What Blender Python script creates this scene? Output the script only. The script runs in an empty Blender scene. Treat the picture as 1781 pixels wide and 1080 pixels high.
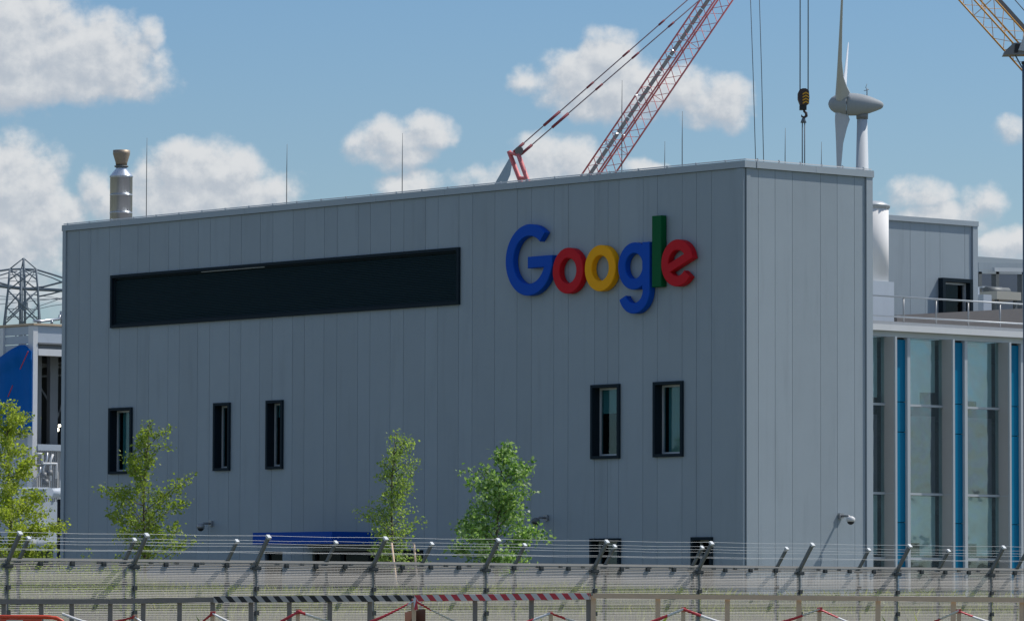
import bpy, math, random
from mathutils import Vector, Matrix
import numpy as np
random.seed(7)
S = bpy.context.scene
COL = S.collection

# ------------------------------------------------------------------ camera
FPX, YAW, TILT, ROLL = 8756.6, 0.85909, 0.05912, 0.00267
CAM = Vector((100.2416, -94.9159, 1.7))
FH = Vector((-math.sin(YAW), math.cos(YAW), 0)); RH = Vector((math.cos(YAW), math.sin(YAW), 0)); UZ = Vector((0, 0, 1))
FW = FH*math.cos(TILT)+UZ*math.sin(TILT); U0 = -FH*math.sin(TILT)+UZ*math.cos(TILT)
RT = RH*math.cos(ROLL)+U0*math.sin(ROLL); UP = -RH*math.sin(ROLL)+U0*math.cos(ROLL)
cd = bpy.data.cameras.new('camera'); cam = bpy.data.objects.new('camera', cd); COL.objects.link(cam)
cd.sensor_width = 36; cd.lens = 36*FPX/1781; cd.clip_start = 1; cd.clip_end = 20000
M = Matrix.Identity(4)
for i in range(3): M[i][0] = RT[i]; M[i][1] = UP[i]; M[i][2] = -FW[i]; M[i][3] = CAM[i]
cam.matrix_world = M; S.camera = cam

# ------------------------------------------------------------------ light
SUN = Vector((0.40, 0.93, 1.35)).normalized()
EL = math.asin(SUN.z); AZ = math.atan2(SUN.x, SUN.y)
sl = bpy.data.lights.new('sun', 'SUN'); sl.energy = 5.0; sl.angle = math.radians(.53); sl.color = (1, .95, .88)
so = bpy.data.objects.new('sun', sl); COL.objects.link(so); so.rotation_euler = (-SUN).to_track_quat('-Z', 'Y').to_euler()
SKYS = 0.1
S.view_settings.view_transform = 'Standard'; S.view_settings.look = 'None'; S.view_settings.gamma = 1
S.view_settings.exposure = -0.45; S.view_settings.use_curve_mapping = False
S.render.engine = 'CYCLES'; S.cycles.max_bounces = 8; S.cycles.transparent_max_bounces = 24
EXPO = 2**S.view_settings.exposure

def lin(r, g, b):
    return tuple(((c/255)/12.92 if c/255 <= .04045 else ((c/255+.055)/1.055)**2.4) for c in (r, g, b))

# node helper
class NT:
    def __init__(s, tree): s.t = tree; s.n = tree.nodes; s.l = tree.links
    def new(s, typ, **kw):
        n = s.n.new(typ)
        for k, v in kw.items(): setattr(n, k, v)
        return n
    def put(s, sock, v):
        if isinstance(v, bpy.types.NodeSocket): s.l.new(v, sock)
        elif v is not None: sock.default_value = v
    def m(s, op, a, b=None, c=None, clamp=False):
        n = s.new('ShaderNodeMath', operation=op, use_clamp=clamp)
        for i, v in enumerate((a, b, c)):
            if v is not None: s.put(n.inputs[i], v)
        return n.outputs[0]
    def vm(s, op, a, b=None):
        n = s.new('ShaderNodeVectorMath', operation=op); s.put(n.inputs[0], a)
        if b is not None: s.put(n.inputs[1], b)
        return n.outputs['Value'] if op in ('DOT_PRODUCT', 'LENGTH') else n.outputs[0]
    def noise(s, vec, scale, detail=4, rough=.5):
        n = s.new('ShaderNodeTexNoise'); s.put(n.inputs['Vector'], vec); n.inputs['Scale'].default_value = scale
        n.inputs['Detail'].default_value = detail; n.inputs['Roughness'].default_value = rough
        return n.outputs['Fac']
    def rng(s, v, a, b, c=0., d=1., typ='SMOOTHSTEP'):
        n = s.new('ShaderNodeMapRange', interpolation_type=typ); s.put(n.inputs[0], v)
        for i, x in enumerate((a, b, c, d)): n.inputs[i+1].default_value = x
        return n.outputs[0]
    def mix(s, f, a, b, bt='MIX'):
        n = s.new('ShaderNodeMix', data_type='RGBA', blend_type=bt); s.put(n.inputs[0], f)
        for i, v in ((6, a), (7, b)): s.put(n.inputs[i], v if isinstance(v, bpy.types.NodeSocket) else (*v, 1))
        return n.outputs[2]

# ------------------------------------------------------------------ sky: Nishita + cumulus
W = bpy.data.worlds.new('World'); S.world = W; W.use_nodes = True
w = NT(W.node_tree); w.n.clear()
geo = w.new('ShaderNodeNewGeometry'); D = w.vm('SCALE', geo.outputs['Incoming']); D.node.inputs['Scale'].default_value = -1
sky = w.new('ShaderNodeTexSky', sky_type='NISHITA'); sky.sun_disc = False; sky.sun_elevation = EL; sky.sun_rotation = AZ
sky.air_density = 1.0; sky.dust_density = 0.6; sky.ozone_density = 2.0
az = w.m('DEGREES', w.m('ARCTAN2', w.vm('DOT_PRODUCT', D, tuple(RH)), w.vm('DOT_PRODUCT', D, tuple(FH))))
sep = w.new('ShaderNodeSeparateXYZ'); w.put(sep.inputs[0], D)
el = w.m('DEGREES', w.m('ARCSINE', sep.outputs['Z']))
K = math.degrees(100/FPX)
comb = w.new('ShaderNodeCombineXYZ'); w.put(comb.inputs[0], w.m('DIVIDE', az, K)); w.put(comb.inputs[1], w.m('DIVIDE', el, K))
UV = comb.outputs[0]          # sky position in units of 0.654 degrees: heading, height over the horizon
# cumulus lobes: heading, height, half width, half height, fullness
LOBES = [(-8.9, 9.75, 1.5, 1.05, 1.15), (-7.5, 9.55, 1.15, .75, 1.1), (-7.0, 9.15, 1.1, .45, .9), (-8.6, 9.0, 1.3, .35, 1), (-6.3, 9.95, .28, .4, .55), (-6.2, 9.3, .4, .5, .5),
 (-8.75, 7.3, .95, .85, 1.1), (-8.1, 6.75, .75, .6, 1.0), (-8.7, 6.4, 1.1, .6, .8), (-9.0, 5.6, 1.6, .9, .55), (-7.3, 7.2, .3, .55, .5),
 (-5.7, 7.55, .75, .5, 1.05), (-5.0, 7.5, .75, .55, 1.1), (-5.6, 7.1, 1.4, .6, 1), (-4.4, 7.15, .7, .45, .9), (-6.8, 6.9, .7, .5, .6),
 (-2.05, 8.15, .6, .45, .85), (-1.5, 8.3, .55, .4, .85), (-1.8, 7.8, .7, .35, .6), (-1.8, 7.35, .7, .28, .85), (-2.4, 7.95, .7, .4, .5),
 (1.2, 9.3, .75, .45, 1.0), (1.7, 9.5, .6, .5, 1.05), (1.6, 8.9, 1.1, .5, .9), (2.6, 9.0, 1.1, .5, .9), (3.4, 8.8, .9, .45, .8), (3.6, 9.0, .6, .35, .7), (.4, 9.15, .6, .3, .55),
 (.75, 7.75, .85, .5, .85), (.2, 7.45, 1.4, .4, .6), (2.3, 7.65, .5, .18, .6), 
 (7.1, 7.2, .6, .4, .75), (7.4, 6.75, 1.1, .4, .7), (8.2, 7.1, .5, .4, .5), (8.7, 6.3, .75, .38, 1.0), (9.4, 6.2, .9, .35, 1), (8.75, 8.35, .5, .3, .4), (3.9, 8.5, .4, .4, .3)]
grp = bpy.data.node_groups.new('cumulus_field', 'ShaderNodeTree')
grp.interface.new_socket('Vector', in_out='INPUT', socket_type='NodeSocketVector'); grp.interface.new_socket('Density', in_out='OUTPUT', socket_type='NodeSocketFloat')
g = NT(grp); gi = g.new('NodeGroupInput'); go = g.new('NodeGroupOutput'); P = gi.outputs[0]
warp = g.new('ShaderNodeTexNoise'); g.put(warp.inputs['Vector'], P); warp.inputs['Scale'].default_value = 1.3; warp.inputs['Detail'].default_value = 4
wv = g.vm('SUBTRACT', warp.outputs['Color'], (.5, .5, .5)); wsc = g.new('ShaderNodeVectorMath', operation='SCALE'); g.put(wsc.inputs[0], wv); wsc.inputs['Scale'].default_value = .55
PW = g.vm('ADD', P, wsc.outputs[0]); flat = g.vm('MULTIPLY', PW, (1, 1, 0))
acc = None
for (cx, cy, rx, ry, st) in LOBES:
    q = g.vm('MULTIPLY', g.vm('SUBTRACT', flat, (cx, cy, 0)), (1/rx, 1/ry, 0))
    d = g.m('SUBTRACT', st, g.vm('DOT_PRODUCT', q, q))
    acc = d if acc is None else g.m('SMOOTH_MAX', acc, d, .25)
sp = g.new('ShaderNodeSeparateXYZ'); g.put(sp.inputs[0], P)
# the rest of the sky carries the same kind of broken cumulus
far = g.m('MULTIPLY_ADD', g.noise(g.vm('MULTIPLY', P, (.5, 1.0, 0)), .42, 3), 9., -5.1)
out = g.m('MAXIMUM', g.rng(g.m('ABSOLUTE', sp.outputs[0]), 10.5, 12.5), g.rng(sp.outputs[1], 11.5, 13.))
acc = g.m('MAXIMUM', g.m('MAXIMUM', acc, -1.5), g.m('MULTIPLY_ADD', out, 3., g.m('MINIMUM', g.m('SUBTRACT', far, 3.), -1.6)))
n1 = g.noise(P, 1.9, 8, .58)
dens = g.m('ADD', acc, g.m('MULTIPLY_ADD', n1, 2.2, -.98))
g.put(go.inputs[0], dens)
def field(vec):
    n = w.new('ShaderNodeGroup'); n.node_tree = grp; w.put(n.inputs[0], vec); return n.outputs[0]
d1 = field(UV); d2 = field(w.vm('ADD', UV, (.10, .22, 0)))
alpha = w.m('MULTIPLY', w.rng(d1, -.42, .82), .95)
lit = w.rng(w.m('SUBTRACT', d1, d2), -.55, .75)
ccol = w.mix(lit, lin(184, 192, 202), lin(221, 223, 225))
def sc(c): # to scene radiance
    n = w.new('ShaderNodeVectorMath', operation='SCALE'); w.put(n.inputs[0], c); n.inputs['Scale'].default_value = 1/(EXPO*SKYS); return n.outputs[0]
tint = w.mix(w.rng(el, 3., 7.2, typ='LINEAR'), (1.02, 1.17, 1.34), (.83, 1.08, 1.33))
skyc = w.mix(1., sky.outputs[0], tint, 'MULTIPLY')
fin = w.mix(alpha, skyc, sc(ccol))
bg = w.new('ShaderNodeBackground'); w.put(bg.inputs[0], fin); bg.inputs[1].default_value = SKYS
wo = w.new('ShaderNodeOutputWorld'); w.l.new(bg.outputs[0], wo.inputs[0])

# ------------------------------------------------------------------ placing: sight line of a photo point met with a real plane
def ray(px, py): return (FW + RT*((px-890.5)/FPX) - UP*((py-540)/FPX))
def at_X(px, py, X=0.): r = ray(px, py); return CAM + r*((X-CAM.x)/r.x)
def at_Y(px, py, Y=0.): r = ray(px, py); return CAM + r*((Y-CAM.y)/r.y)
def at_D(px, py, d): r = ray(px, py); return CAM + r*(d/(r.dot(FH)))
def depth(p): return (Vector(p)-CAM).dot(FH)

# ------------------------------------------------------------------ materials
MATS = {}
def mat(name, col, rough=.6, metal=0., var=.06, scale=3., bump=0., bscale=40., spec=.5, rnd=0., stain=0.):
    m = bpy.data.materials.new(name); m.use_nodes = True; t = NT(m.node_tree); b = t.n['Principled BSDF']
    tc = t.new('ShaderNodeTexCoord').outputs['Object']
    n = t.noise(tc, scale, 5, .6)
    c = t.mix(n, tuple(x*(1-var) for x in col), tuple(min(1, x*(1+var)) for x in col))
    if stain:
        mp = t.vm('MULTIPLY', tc, (1.3, 1.3, .12)); n2 = t.rng(t.noise(mp, 2.2, 5, .6), .52, .75)
        c = t.mix(t.m('MULTIPLY', n2, stain), c, tuple(x*.62 for x in col))
    if rnd:
        oi = t.new('ShaderNodeObjectInfo'); c2 = t.m('MULTIPLY_ADD', oi.outputs['Random'], 2*rnd, 1-rnd)
        vs = t.new('ShaderNodeVectorMath', operation='SCALE'); t.put(vs.inputs[0], c); t.put(vs.inputs['Scale'], c2); c = vs.outputs[0]
    t.put(b.inputs['Base Color'], c); b.inputs['Roughness'].default_value = rough; b.inputs['Metallic'].default_value = metal
    b.inputs['Specular IOR Level'].default_value = spec
    if bump:
        bn = t.new('ShaderNodeBump'); bn.inputs['Strength'].default_value = bump; bn.inputs['Distance'].default_value = .01
        t.put(bn.inputs['Height'], t.noise(tc, bscale, 3)); t.l.new(bn.outputs[0], b.inputs['Normal'])
    MATS[name] = m; return m
def leafmat(name, cols, trans=.45):
    m = bpy.data.materials.new(name); m.use_nodes = True; t = NT(m.node_tree); t.n.clear()
    gm = t.new('ShaderNodeNewGeometry'); r = gm.outputs['Random Per Island']
    cr = t.new('ShaderNodeValToRGB'); t.put(cr.inputs[0], r)
    e = cr.color_ramp.elements
    for i, c in enumerate(cols):
        x = i/(len(cols)-1)
        el_ = e[0] if i == 0 else (e[1] if i == len(cols)-1 else e.new(x))
        el_.position = x; el_.color = (*c, 1)
    df = t.new('ShaderNodeBsdfPrincipled'); t.put(df.inputs['Base Color'], cr.outputs[0]); df.inputs['Roughness'].default_value = .45
    tr = t.new('ShaderNodeBsdfTranslucent')
    hs = t.mix(1., cr.outputs[0], (1.08, 1.2, .5), 'MULTIPLY'); t.put(tr.inputs[0], hs)
    mx = t.new('ShaderNodeMixShader'); mx.inputs[0].default_value = trans; t.l.new(df.outputs[0], mx.inputs[1]); t.l.new(tr.outputs[0], mx.inputs[2])
    o = t.new('ShaderNodeOutputMaterial'); t.l.new(mx.outputs[0], o.inputs[0]); return m

CLAD = mat('grey_cladding', (.335, .395, .438), .52, .0, .06, .8, .25, 260, .35, rnd=.04, stain=.24)
CLADL = mat('grey_cladding_trim', (.375, .435, .48), .5, .0, .03, 2)
JOINT = mat('cladding_joint', (.20, .235, .265), .8)
DARK = mat('dark_frame', (.012, .024, .034), .6, 0, .1, spec=.12)
LOUV = mat('louvre_black', (.024, .050, .060), .6, 0, .1, spec=.2)
FRAME = mat('light_frame', (.50, .54, .57), .4, .1, .04)
GALV = mat('galvanised_steel', (.36, .37, .38), .45, .5, .12, 12, .1)
GALVD = mat('weathered_steel_post', (.15, .165, .17), .55, .3, .2, 8)
WIRE = mat('mesh_wire', (.43, .41, .385), .6, .0, .1, 6)
WHITE = mat('white_paint', (.74, .75, .76), .5, 0, .04, 3, stain=.15)
PALE = mat('pale_cladding', (.50, .56, .63), .55, 0, .04, 2, rnd=.03, stain=.1)
SHINY = mat('chimney_steel', (.72, .77, .82), .32, .75, .05, 2)
RUSTY = mat('chimney_cone', (.36, .29, .22), .55, .6, .15, 5)
BLUEC = mat('canopy_blue', (.003, .075, .42), .5, 0, .04, spec=.12)
CONC = mat('concrete', (.34, .33, .31), .85, 0, .15, 4, .3, 30)
INT = mat('dark_interior', (.014, .016, .018), .9, 0, .2, 1)
BLIND = mat('roller_blind', (.66, .85, .85), .8, 0, .05, 1)
SILV = mat('silver_pipe', (.6, .62, .65), .35, .6, .05)
PEND = mat('pendant_bar', (.30, .20, .24), .6)
WALK = mat('walkway_grating', (.38, .37, .36), .7, 0, .3, 2)
GLINT = mat('polished_tread', (.8, .8, .8), .45, 1., .02)  # for the plates added to catch the sun on the jib
RED = mat('crane_red', (.74, .19, .20), .5, 0, .15, 1)
YEL = mat('crane_yellow', (.62, .30, .035), .5, 0, .15, 1)
GREYM = mat('machine_grey', (.22, .23, .24), .55, .2, .15, 1)
ROPE = mat('steel_rope', (.13, .165, .20), .6, .0, .1)
PYL = mat('pylon_steel', (.20, .245, .285), .7, .1, .1, .3)
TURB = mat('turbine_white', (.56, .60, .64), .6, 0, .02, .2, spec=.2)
NACM = mat('nacelle_grey', (.36, .39, .41), .6, 0, .05, .3, spec=.2, stain=.2)  # greyer than the blades, with its shade put into the colour
FARW = mat('far_turbine_paint', (.36, .46, .54), .7, 0, .02, .1)  # pale bluish tone with the haze of distance put into it
BLK = mat('black_paint', (.015, .015, .017), .5)
YPL = mat('hazard_yellow', (.70, .36, .02), .5)
WOODN = mat('new_pine', (.72, .53, .37), .7, 0, .15, 6, .2, 60)
WOODW = mat('weathered_timber', (.24, .22, .205), .85, 0, .2, 6, .3, 60)
BROWN = mat('brown_board', (.16, .075, .05), .75, 0, .1, 4)
ORNG = mat('orange_plastic', (.72, .085, .035), .4, 0, .05)
REFL = mat('reflective_white', (.75, .76, .78), .35)
BARK = mat('bark', (.13, .11, .085), .9, 0, .3, 12, .5, 30)
TARP = mat('blue_tarpaulin', (.003, .13, .46), .7, 0, .06, 2, .2, 6, spec=.12)
REDP = mat('red_strap', (.55, .04, .05), .6)
LB = mat('letter_blue', (.004, .085, .50), .5, 0, .02, spec=.12)
LR = mat('letter_red', (.60, .014, .024), .5, 0, .02, spec=.12)
LY = mat('letter_yellow', (.98, .44, .008), .5, 0, .02, spec=.12)
LG = mat('letter_green', (.002, .11, .035), .5, 0, .02, spec=.12)
BRNR = mat('roof_upstand', (.20, .19, .185), .85, 0, .1)
BPANEL = mat('blue_glass_panel', (.002, .175, .33), .35, 0, .1, .7, rnd=.1, spec=.12)
def glassmat(name, col, refl=.32, rough=.04, bump=.25):
    m = bpy.data.materials.new(name); m.use_nodes = True; t = NT(m.node_tree); t.n.clear()
    tc = t.new('ShaderNodeTexCoord').outputs['Object']
    bn = t.new('ShaderNodeBump'); bn.inputs['Strength'].default_value = bump; bn.inputs['Distance'].default_value = .03
    t.put(bn.inputs['Height'], t.noise(tc, 1.1, 2))
    gl = t.new('ShaderNodeBsdfGlossy'); gl.inputs[0].default_value = (.70, .84, .95, 1); gl.inputs['Roughness'].default_value = rough; t.l.new(bn.outputs[0], gl.inputs['Normal'])
    tr = t.new('ShaderNodeBsdfTransparent'); tr.inputs[0].default_value = (*col, 1)
    mx = t.new('ShaderNodeMixShader'); mx.inputs[0].default_value = refl; t.l.new(tr.outputs[0], mx.inputs[1]); t.l.new(gl.outputs[0], mx.inputs[2])
    o = t.new('ShaderNodeOutputMaterial'); t.l.new(mx.outputs[0], o.inputs[0]); MATS[name] = m; return m
GLASS = glassmat('window_glass', (.80, .90, .90), .16, .03, .6)
GLASSD = glassmat('dark_window_glass', (.5, .66, .68), .07)
GLASSX = glassmat('door_glass', (.3, .4, .42), .02)
def stripemat(name, ca, cb, per, slant, vec=(1, 0, 0)):
    m = mat(name, ca, .5); t = NT(m.node_tree); b = t.n['Principled BSDF']
    tc = t.new('ShaderNodeTexCoord').outputs['Object']; s_ = t.new('ShaderNodeSeparateXYZ'); t.put(s_.inputs[0], tc)
    u = t.m('DIVIDE', t.m('ADD', s_.outputs[0], t.m('MULTIPLY', s_.outputs[2], slant)), per)
    f = t.m('GREATER_THAN', t.m('FRACT', u), .5)
    wr = t.mix(t.noise(tc, 9, 3), (.85, .85, .85), (1, 1, 1))
    t.put(b.inputs['Base Color'], t.mix(1., t.mix(f, ca, cb), wr, 'MULTIPLY')); return m
TAPER = stripemat('red_white_tape', (.62, .05, .07), (.70, .68, .68), .19, .8)
TAPEB = stripemat('black_white_tape', (.02, .02, .022), (.48, .46, .44), .19, .9)
TAPET = stripemat('barrier_tape', (.62, .05, .07), (.78, .78, .78), .9, 0)

# ------------------------------------------------------------------ mesh builder
class MB:
    def __init__(s): s.v = []; s.f = []; s.sm = []
    def add(s, vs, fs, smooth=False):
        o = len(s.v); s.v += [tuple(x) for x in vs]; s.f += [tuple(i+o for i in f) for f in fs]; s.sm += [smooth]*len(fs); return s
    def box(s, a, b):
        (x0, y0, z0), (x1, y1, z1) = a, b
        x0, x1 = min(x0, x1), max(x0, x1); y0, y1 = min(y0, y1), max(y0, y1); z0, z1 = min(z0, z1), max(z0, z1)
        return s.add([(x, y, z) for z in (z0, z1) for y in (y0, y1) for x in (x0, x1)],
                     [(0, 2, 3, 1), (4, 5, 7, 6), (0, 1, 5, 4), (2, 6, 7, 3), (0, 4, 6, 2), (1, 3, 7, 5)])
    def bar(s, p, q, wdt, hgt=None, up=(0, 0, 1)):
        p, q = Vector(p), Vector(q); d = (q-p).normalized(); u = Vector(up)
        if abs(d.dot(u)) > .98: u = Vector((1, 0, 0)) if abs(d.x) < .9 else Vector((0, 1, 0))
        a = d.cross(u).normalized(); b = a.cross(d).normalized(); hgt = hgt or wdt
        vs = [e+a*i*wdt/2+b*j*hgt/2 for e in (p, q) for i, j in ((-1, -1), (1, -1), (1, 1), (-1, 1))]
        return s.add(vs, [(3, 2, 1, 0), (4, 5, 6, 7), (0, 1, 5, 4), (1, 2, 6, 5), (2, 3, 7, 6), (3, 0, 4, 7)])
    def tube(s, pts, rad, n=8, cap=True, smooth=True):
        pts = [Vector(p) for p in pts]; rad = rad if isinstance(rad, (list, tuple)) else [rad]*len(pts)
        vs = []; fs = []; a = None
        for i, p in enumerate(pts):
            d = (pts[min(i+1, len(pts)-1)]-pts[max(i-1, 0)]).normalized()
            if a is None: a = d.orthogonal().normalized()
            else: a = (a-d*a.dot(d)).normalized()
            b = d.cross(a)
            for k in range(n):
                t = 2*math.pi*k/n; vs.append(p+(a*math.cos(t)+b*math.sin(t))*rad[i])
        for i in range(len(pts)-1):
            for k in range(n):
                k2 = (k+1) % n; fs.append((i*n+k, i*n+k2, (i+1)*n+k2, (i+1)*n+k))
        s.add(vs, fs, smooth)
        if cap:
            o = len(s.v)-len(vs); s.f += [tuple(o+k for k in reversed(range(n))), tuple(o+(len(pts)-1)*n+k for k in range(n))]; s.sm += [False, False]
        return s
    def prism(s, poly, off):  # poly: 3d points; off: vector of thickness
        n = len(poly); poly = [Vector(p) for p in poly]; off = Vector(off); vs = poly+[p+off for p in poly]
        return s.add(vs, [tuple(range(n)), tuple(range(2*n-1, n-1, -1))]+[(i, i+n, (i+1) % n+n, (i+1) % n) for i in range(n)])
    def obj(s, name, m, parent=None, origin=None, kind=None):
        me = bpy.data.meshes.new(name); org = Vector(origin) if origin is not None else None
        base = parent.matrix_world.translation if parent is not None and org is None else (org or Vector((0, 0, 0)))
        if parent is None and org is None:
            a = np.array(s.v); base = Vector(((a[:, 0].min()+a[:, 0].max())/2, (a[:, 1].min()+a[:, 1].max())/2, a[:, 2].min()))
        me.from_pydata([(x-base[0], y-base[1], z-base[2]) for x, y, z in s.v], [], s.f)
        me.polygons.foreach_set('use_smooth', s.sm); me.materials.append(m); me.update()
        o = bpy.data.objects.new(name, me); COL.objects.link(o)
        if parent is not None:
            o.parent = parent; pb = PB[parent.name]
            o.location = base-pb; PB[o.name] = Vector(base)
        else: o.location = base; PB[o.name] = Vector(base)
        if kind: o['kind'] = kind
        return o
CLIPM = mat('dark_clip', (.035, .042, .045), .6, 0, .1)
PB = {}
def empty(name, loc):
    o = bpy.data.objects.new(name, None); COL.objects.link(o); o.location = loc; o.matrix_world = Matrix.Translation(Vector(loc)); PB[o.name] = Vector(loc); return o
def part(mb, name, m, parent, origin=None, kind=None):
    return mb.obj(name, m, parent, origin if origin is not None else PB[parent.name], kind)
def tag(o, label=None, cat=None, group=None, kind=None):
    if label: o['label'] = label
    if cat: o['category'] = cat
    if group: o['group'] = group
    if kind: o['kind'] = kind
    return o

# ------------------------------------------------------------------ ground: one sheet, with the bank under the railings and the mound behind the fences
def hsh(x, y): return math.sin(x*.9+1.3*math.sin(y*.35))*.5+math.sin(y*.53+x*.21)*.5
def ground(x, y):
    d = Vector((x, y, 0))-CAM; a = d.dot(FH); l = d.dot(RH)
    z = .80*math.exp(-((a-70.)/3.4)**2)
    z += (1.88+.12*hsh(l*.8, 3)+(.30 if l < -7.5 else 0)*min(1, (-7.5-l)/1.5)-(.12 if l > 5 else 0))*math.exp(-((a-114.5)/2.6)**2)*(1 if abs(l) < 40 else math.exp(-((abs(l)-40)/8)**2))
    return z
mb = MB(); As = [-600, -200, -60, -10, 20, 45]+[60+i*.8 for i in range(80)]+[126, 135, 160, 220, 400, 1000, 3000, 9000]
Ls = [-6000, -2000, -600, -200, -90, -50]+[-40+i*1.0 for i in range(81)]+[50, 90, 200, 600, 2000, 6000]
for a in As:
    for l in Ls:
        p = CAM+FH*a+RH*l; mb.v.append((p.x, p.y, ground(p.x, p.y)))
nL = len(Ls)
for i in range(len(As)-1):
    for j in range(nL-1): mb.f.append((i*nL+j, i*nL+j+1, (i+1)*nL+j+1, (i+1)*nL+j)); mb.sm.append(True)
GRD = mat('ground_soil_and_turf', (.15, .15, .10), .95, 0, .35, .6, .6, 12)
mb.obj('ground', GRD, origin=(0, 0, 0), kind='structure')

# ------------------------------------------------------------------ cladding built panel by panel
def rects_minus(x0, x1, z0, z1, holes):
    xs = sorted({x0, x1, *[min(max(v, x0), x1) for h in holes for v in (h[0], h[1])]}); res = []
    for a, b in zip(xs, xs[1:]):
        if b-a < .004: continue
        zz = [(z0, z1)]
        for h in holes:
            if h[0] < b-.002 and h[1] > a+.002:
                nz = []
                for (p, q) in zz:
                    if h[3] <= p or h[2] >= q: nz.append((p, q)); continue
                    if h[2]-p > .01: nz.append((p, h[2]))
                    if q-h[3] > .01: nz.append((h[3], q))
                zz = nz
        res += [(a, b, p, q) for p, q in zz]
    return res
def clad_face(parent, axis, plane, outward, seams, z0, z1, holes, thick=.035, gap=.0055):
    for a, b in zip(seams, seams[1:]):
        if b-a < .12: continue
        pcs = rects_minus(a+gap, b-gap, z0, z1, holes); groups = []
        for pc in pcs:      # stretches that touch are one panel, stretches parted by an opening are panels of their own
            hit = [g_ for g_ in groups if any(abs(o_[1]-pc[0]) < .001 and o_[2] < pc[3] and o_[3] > pc[2] for o_ in g_)]
            ng = [pc]+[o_ for g_ in hit for o_ in g_]; groups = [g_ for g_ in groups if g_ not in hit]+[ng]
        for g_ in groups:
            m_ = MB()
            for (p, q, r, t) in g_:
                if axis == 'x': m_.box((p, plane, r), (q, plane+outward*thick, t))
                else: m_.box((plane, p, r), (plane+outward*thick, q, t))
            part(m_, 'panel', CLAD, parent)
def frame_rect(m_, axis, plane, out, u0, u1, z0, z1, w_, dep0, dep1):
    for (a, b, c, d) in ((u0, u1, z1-w_, z1), (u0, u1, z0, z0+w_), (u0, u0+w_, z0+w_, z1-w_), (u1-w_, u1, z0+w_, z1-w_)):
        if axis == 'x': m_.box((a, plane+out*dep0, c), (b, plane+out*dep1, d))
        else: m_.box((plane+out*dep0, a, c), (plane+out*dep1, b, d))

H = 14.; WX = -31.9; DY = 4.81
bld = tag(empty('office_building', (0, 0, 0)), 'large grey panel clad block with long dark louvre band and coloured wall sign', 'building')
# openings of the shaded long side (plane y = 0): px x0, x1, top, bottom
def hole(px0, px1, pyt, pyb, Y=0.): return (at_Y(px0, (pyt+pyb)/2, Y).x, at_Y(px1, (pyt+pyb)/2, Y).x, at_Y((px0+px1)/2, pyb, Y).z, at_Y((px0+px1)/2, pyt, Y).z)
wins = []
for (a, b) in ((193, 232.5), (375, 403), (466.5, 495), (1031.5, 1081), (1140, 1191)):
    h = hole(a, b, 690, 810); wins.append((h[0], h[1], 5.93, 8.03))
for (a, b) in ((1030, 1082), (1206, 1242)):
    h = hole(a, b, 950, 970); wins.append((h[0], h[1], 1.9, 3.69))
bh = hole(196.5, 802.5, 480, 530); band = (bh[0], bh[1], 10.57, 12.25)
dr = hole(545, 738, 948, 970); dr = (dr[0], dr[1], .1, 3.42); dr2 = hole(462, 493, 948, 970); dr2 = (dr2[0], dr2[1], .1, 3.42)
holes = wins+[band, dr, dr2]
# seams: two panel widths alternate
known = sorted(at_Y(x, 520, 0).x for x in (862, 901, 926, 965, 990, 1036, 1059, 1078, 1120, 1145, 1188, 1213, 1239, 1283))
sx = list(known); x = sx[0]; k = 0
while x > WX+.8:
    x -= (1.0, .62, .95, .58)[k % 4]; k += 1; sx.insert(0, x)
sx = [WX+.16]+[v for v in sx if v > WX+.35]+[-.30]
mb = MB()
core_holes = [(h[0], h[1], h[2], h[3]) for h in holes]
for (p, q, r, t) in rects_minus(WX+.02, -.02, 0, H-.05, core_holes): mb.box((p, -.0, r), (q, .30, t))
part(mb, 'wall', JOINT, bld)
clad_face(bld, 'x', -.001, -1, sx, .35, H-.20, holes)
mb = MB(); mb.box((WX-.02, -.085, 0), (WX+.15, .30, H-.001)); part(mb, 'corner_trim', CLADL, bld)
mb = MB(); mb.box((-.285, -.072, .35), (-.012, 0, H-.20)); part(mb, 'corner_panel', CLAD, bld)
mb = MB(); mb.box((WX-.03, .02, 0), (WX, DY, H-.1)); part(mb, 'wall', CLAD, bld)
# narrow sunlit side
sy = [0.02]+[at_X(x, 400, 0).y for x in (1318, 1347, 1377, 1426, 1455, 1485, 1503.5)]
mb = MB(); mb.box((-.31, .31, 0), (-.012, DY-.01, H-.05)); part(mb, 'wall', JOINT, bld)
clad_face(bld, 'y', -.01, 1, sy, .35, H-.20, [])
mb = MB(); mb.box((-.28, sy[-1]+.012, 0), (.075, DY+.04, H-.001)); part(mb, 'corner_trim', CLADL, bld)
# plinth, copings, roof, back
mb = MB(); mb.box((WX, -.02, 0), (-.02, .0, .34)); mb.box((-.01, 0, 0), (.02, DY, .34)); part(mb, 'plinth', CONC, bld)
n_c = 10
for i in range(n_c):
    a = WX-.05+(0.09-WX+.05)*i/n_c; b = WX-.05+(0.09-WX+.05)*(i+1)/n_c
    mb = MB(); mb.box((a+.004, -.10, H-.19), (b-.004, .34, H)); part(mb, 'coping', CLADL, bld)
for i in range(2):
    a = .345+(DY-.27)*i/2; b = .345+(DY-.27)*(i+1)/2
    mb = MB(); mb.box((-.33, a+.004, H-.19), (.10, b-.004, H)); part(mb, 'coping', CLADL, bld)
mb = MB(); mb.box((WX, .30, H-.6), (-.32, DY+.0, H-.4)); part(mb, 'roof', BRNR, bld)
mb = MB(); mb.box((WX, DY-.2, 0), (-.33, DY-.02, H-.02)); part(mb, 'wall', CLAD, bld)
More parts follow.
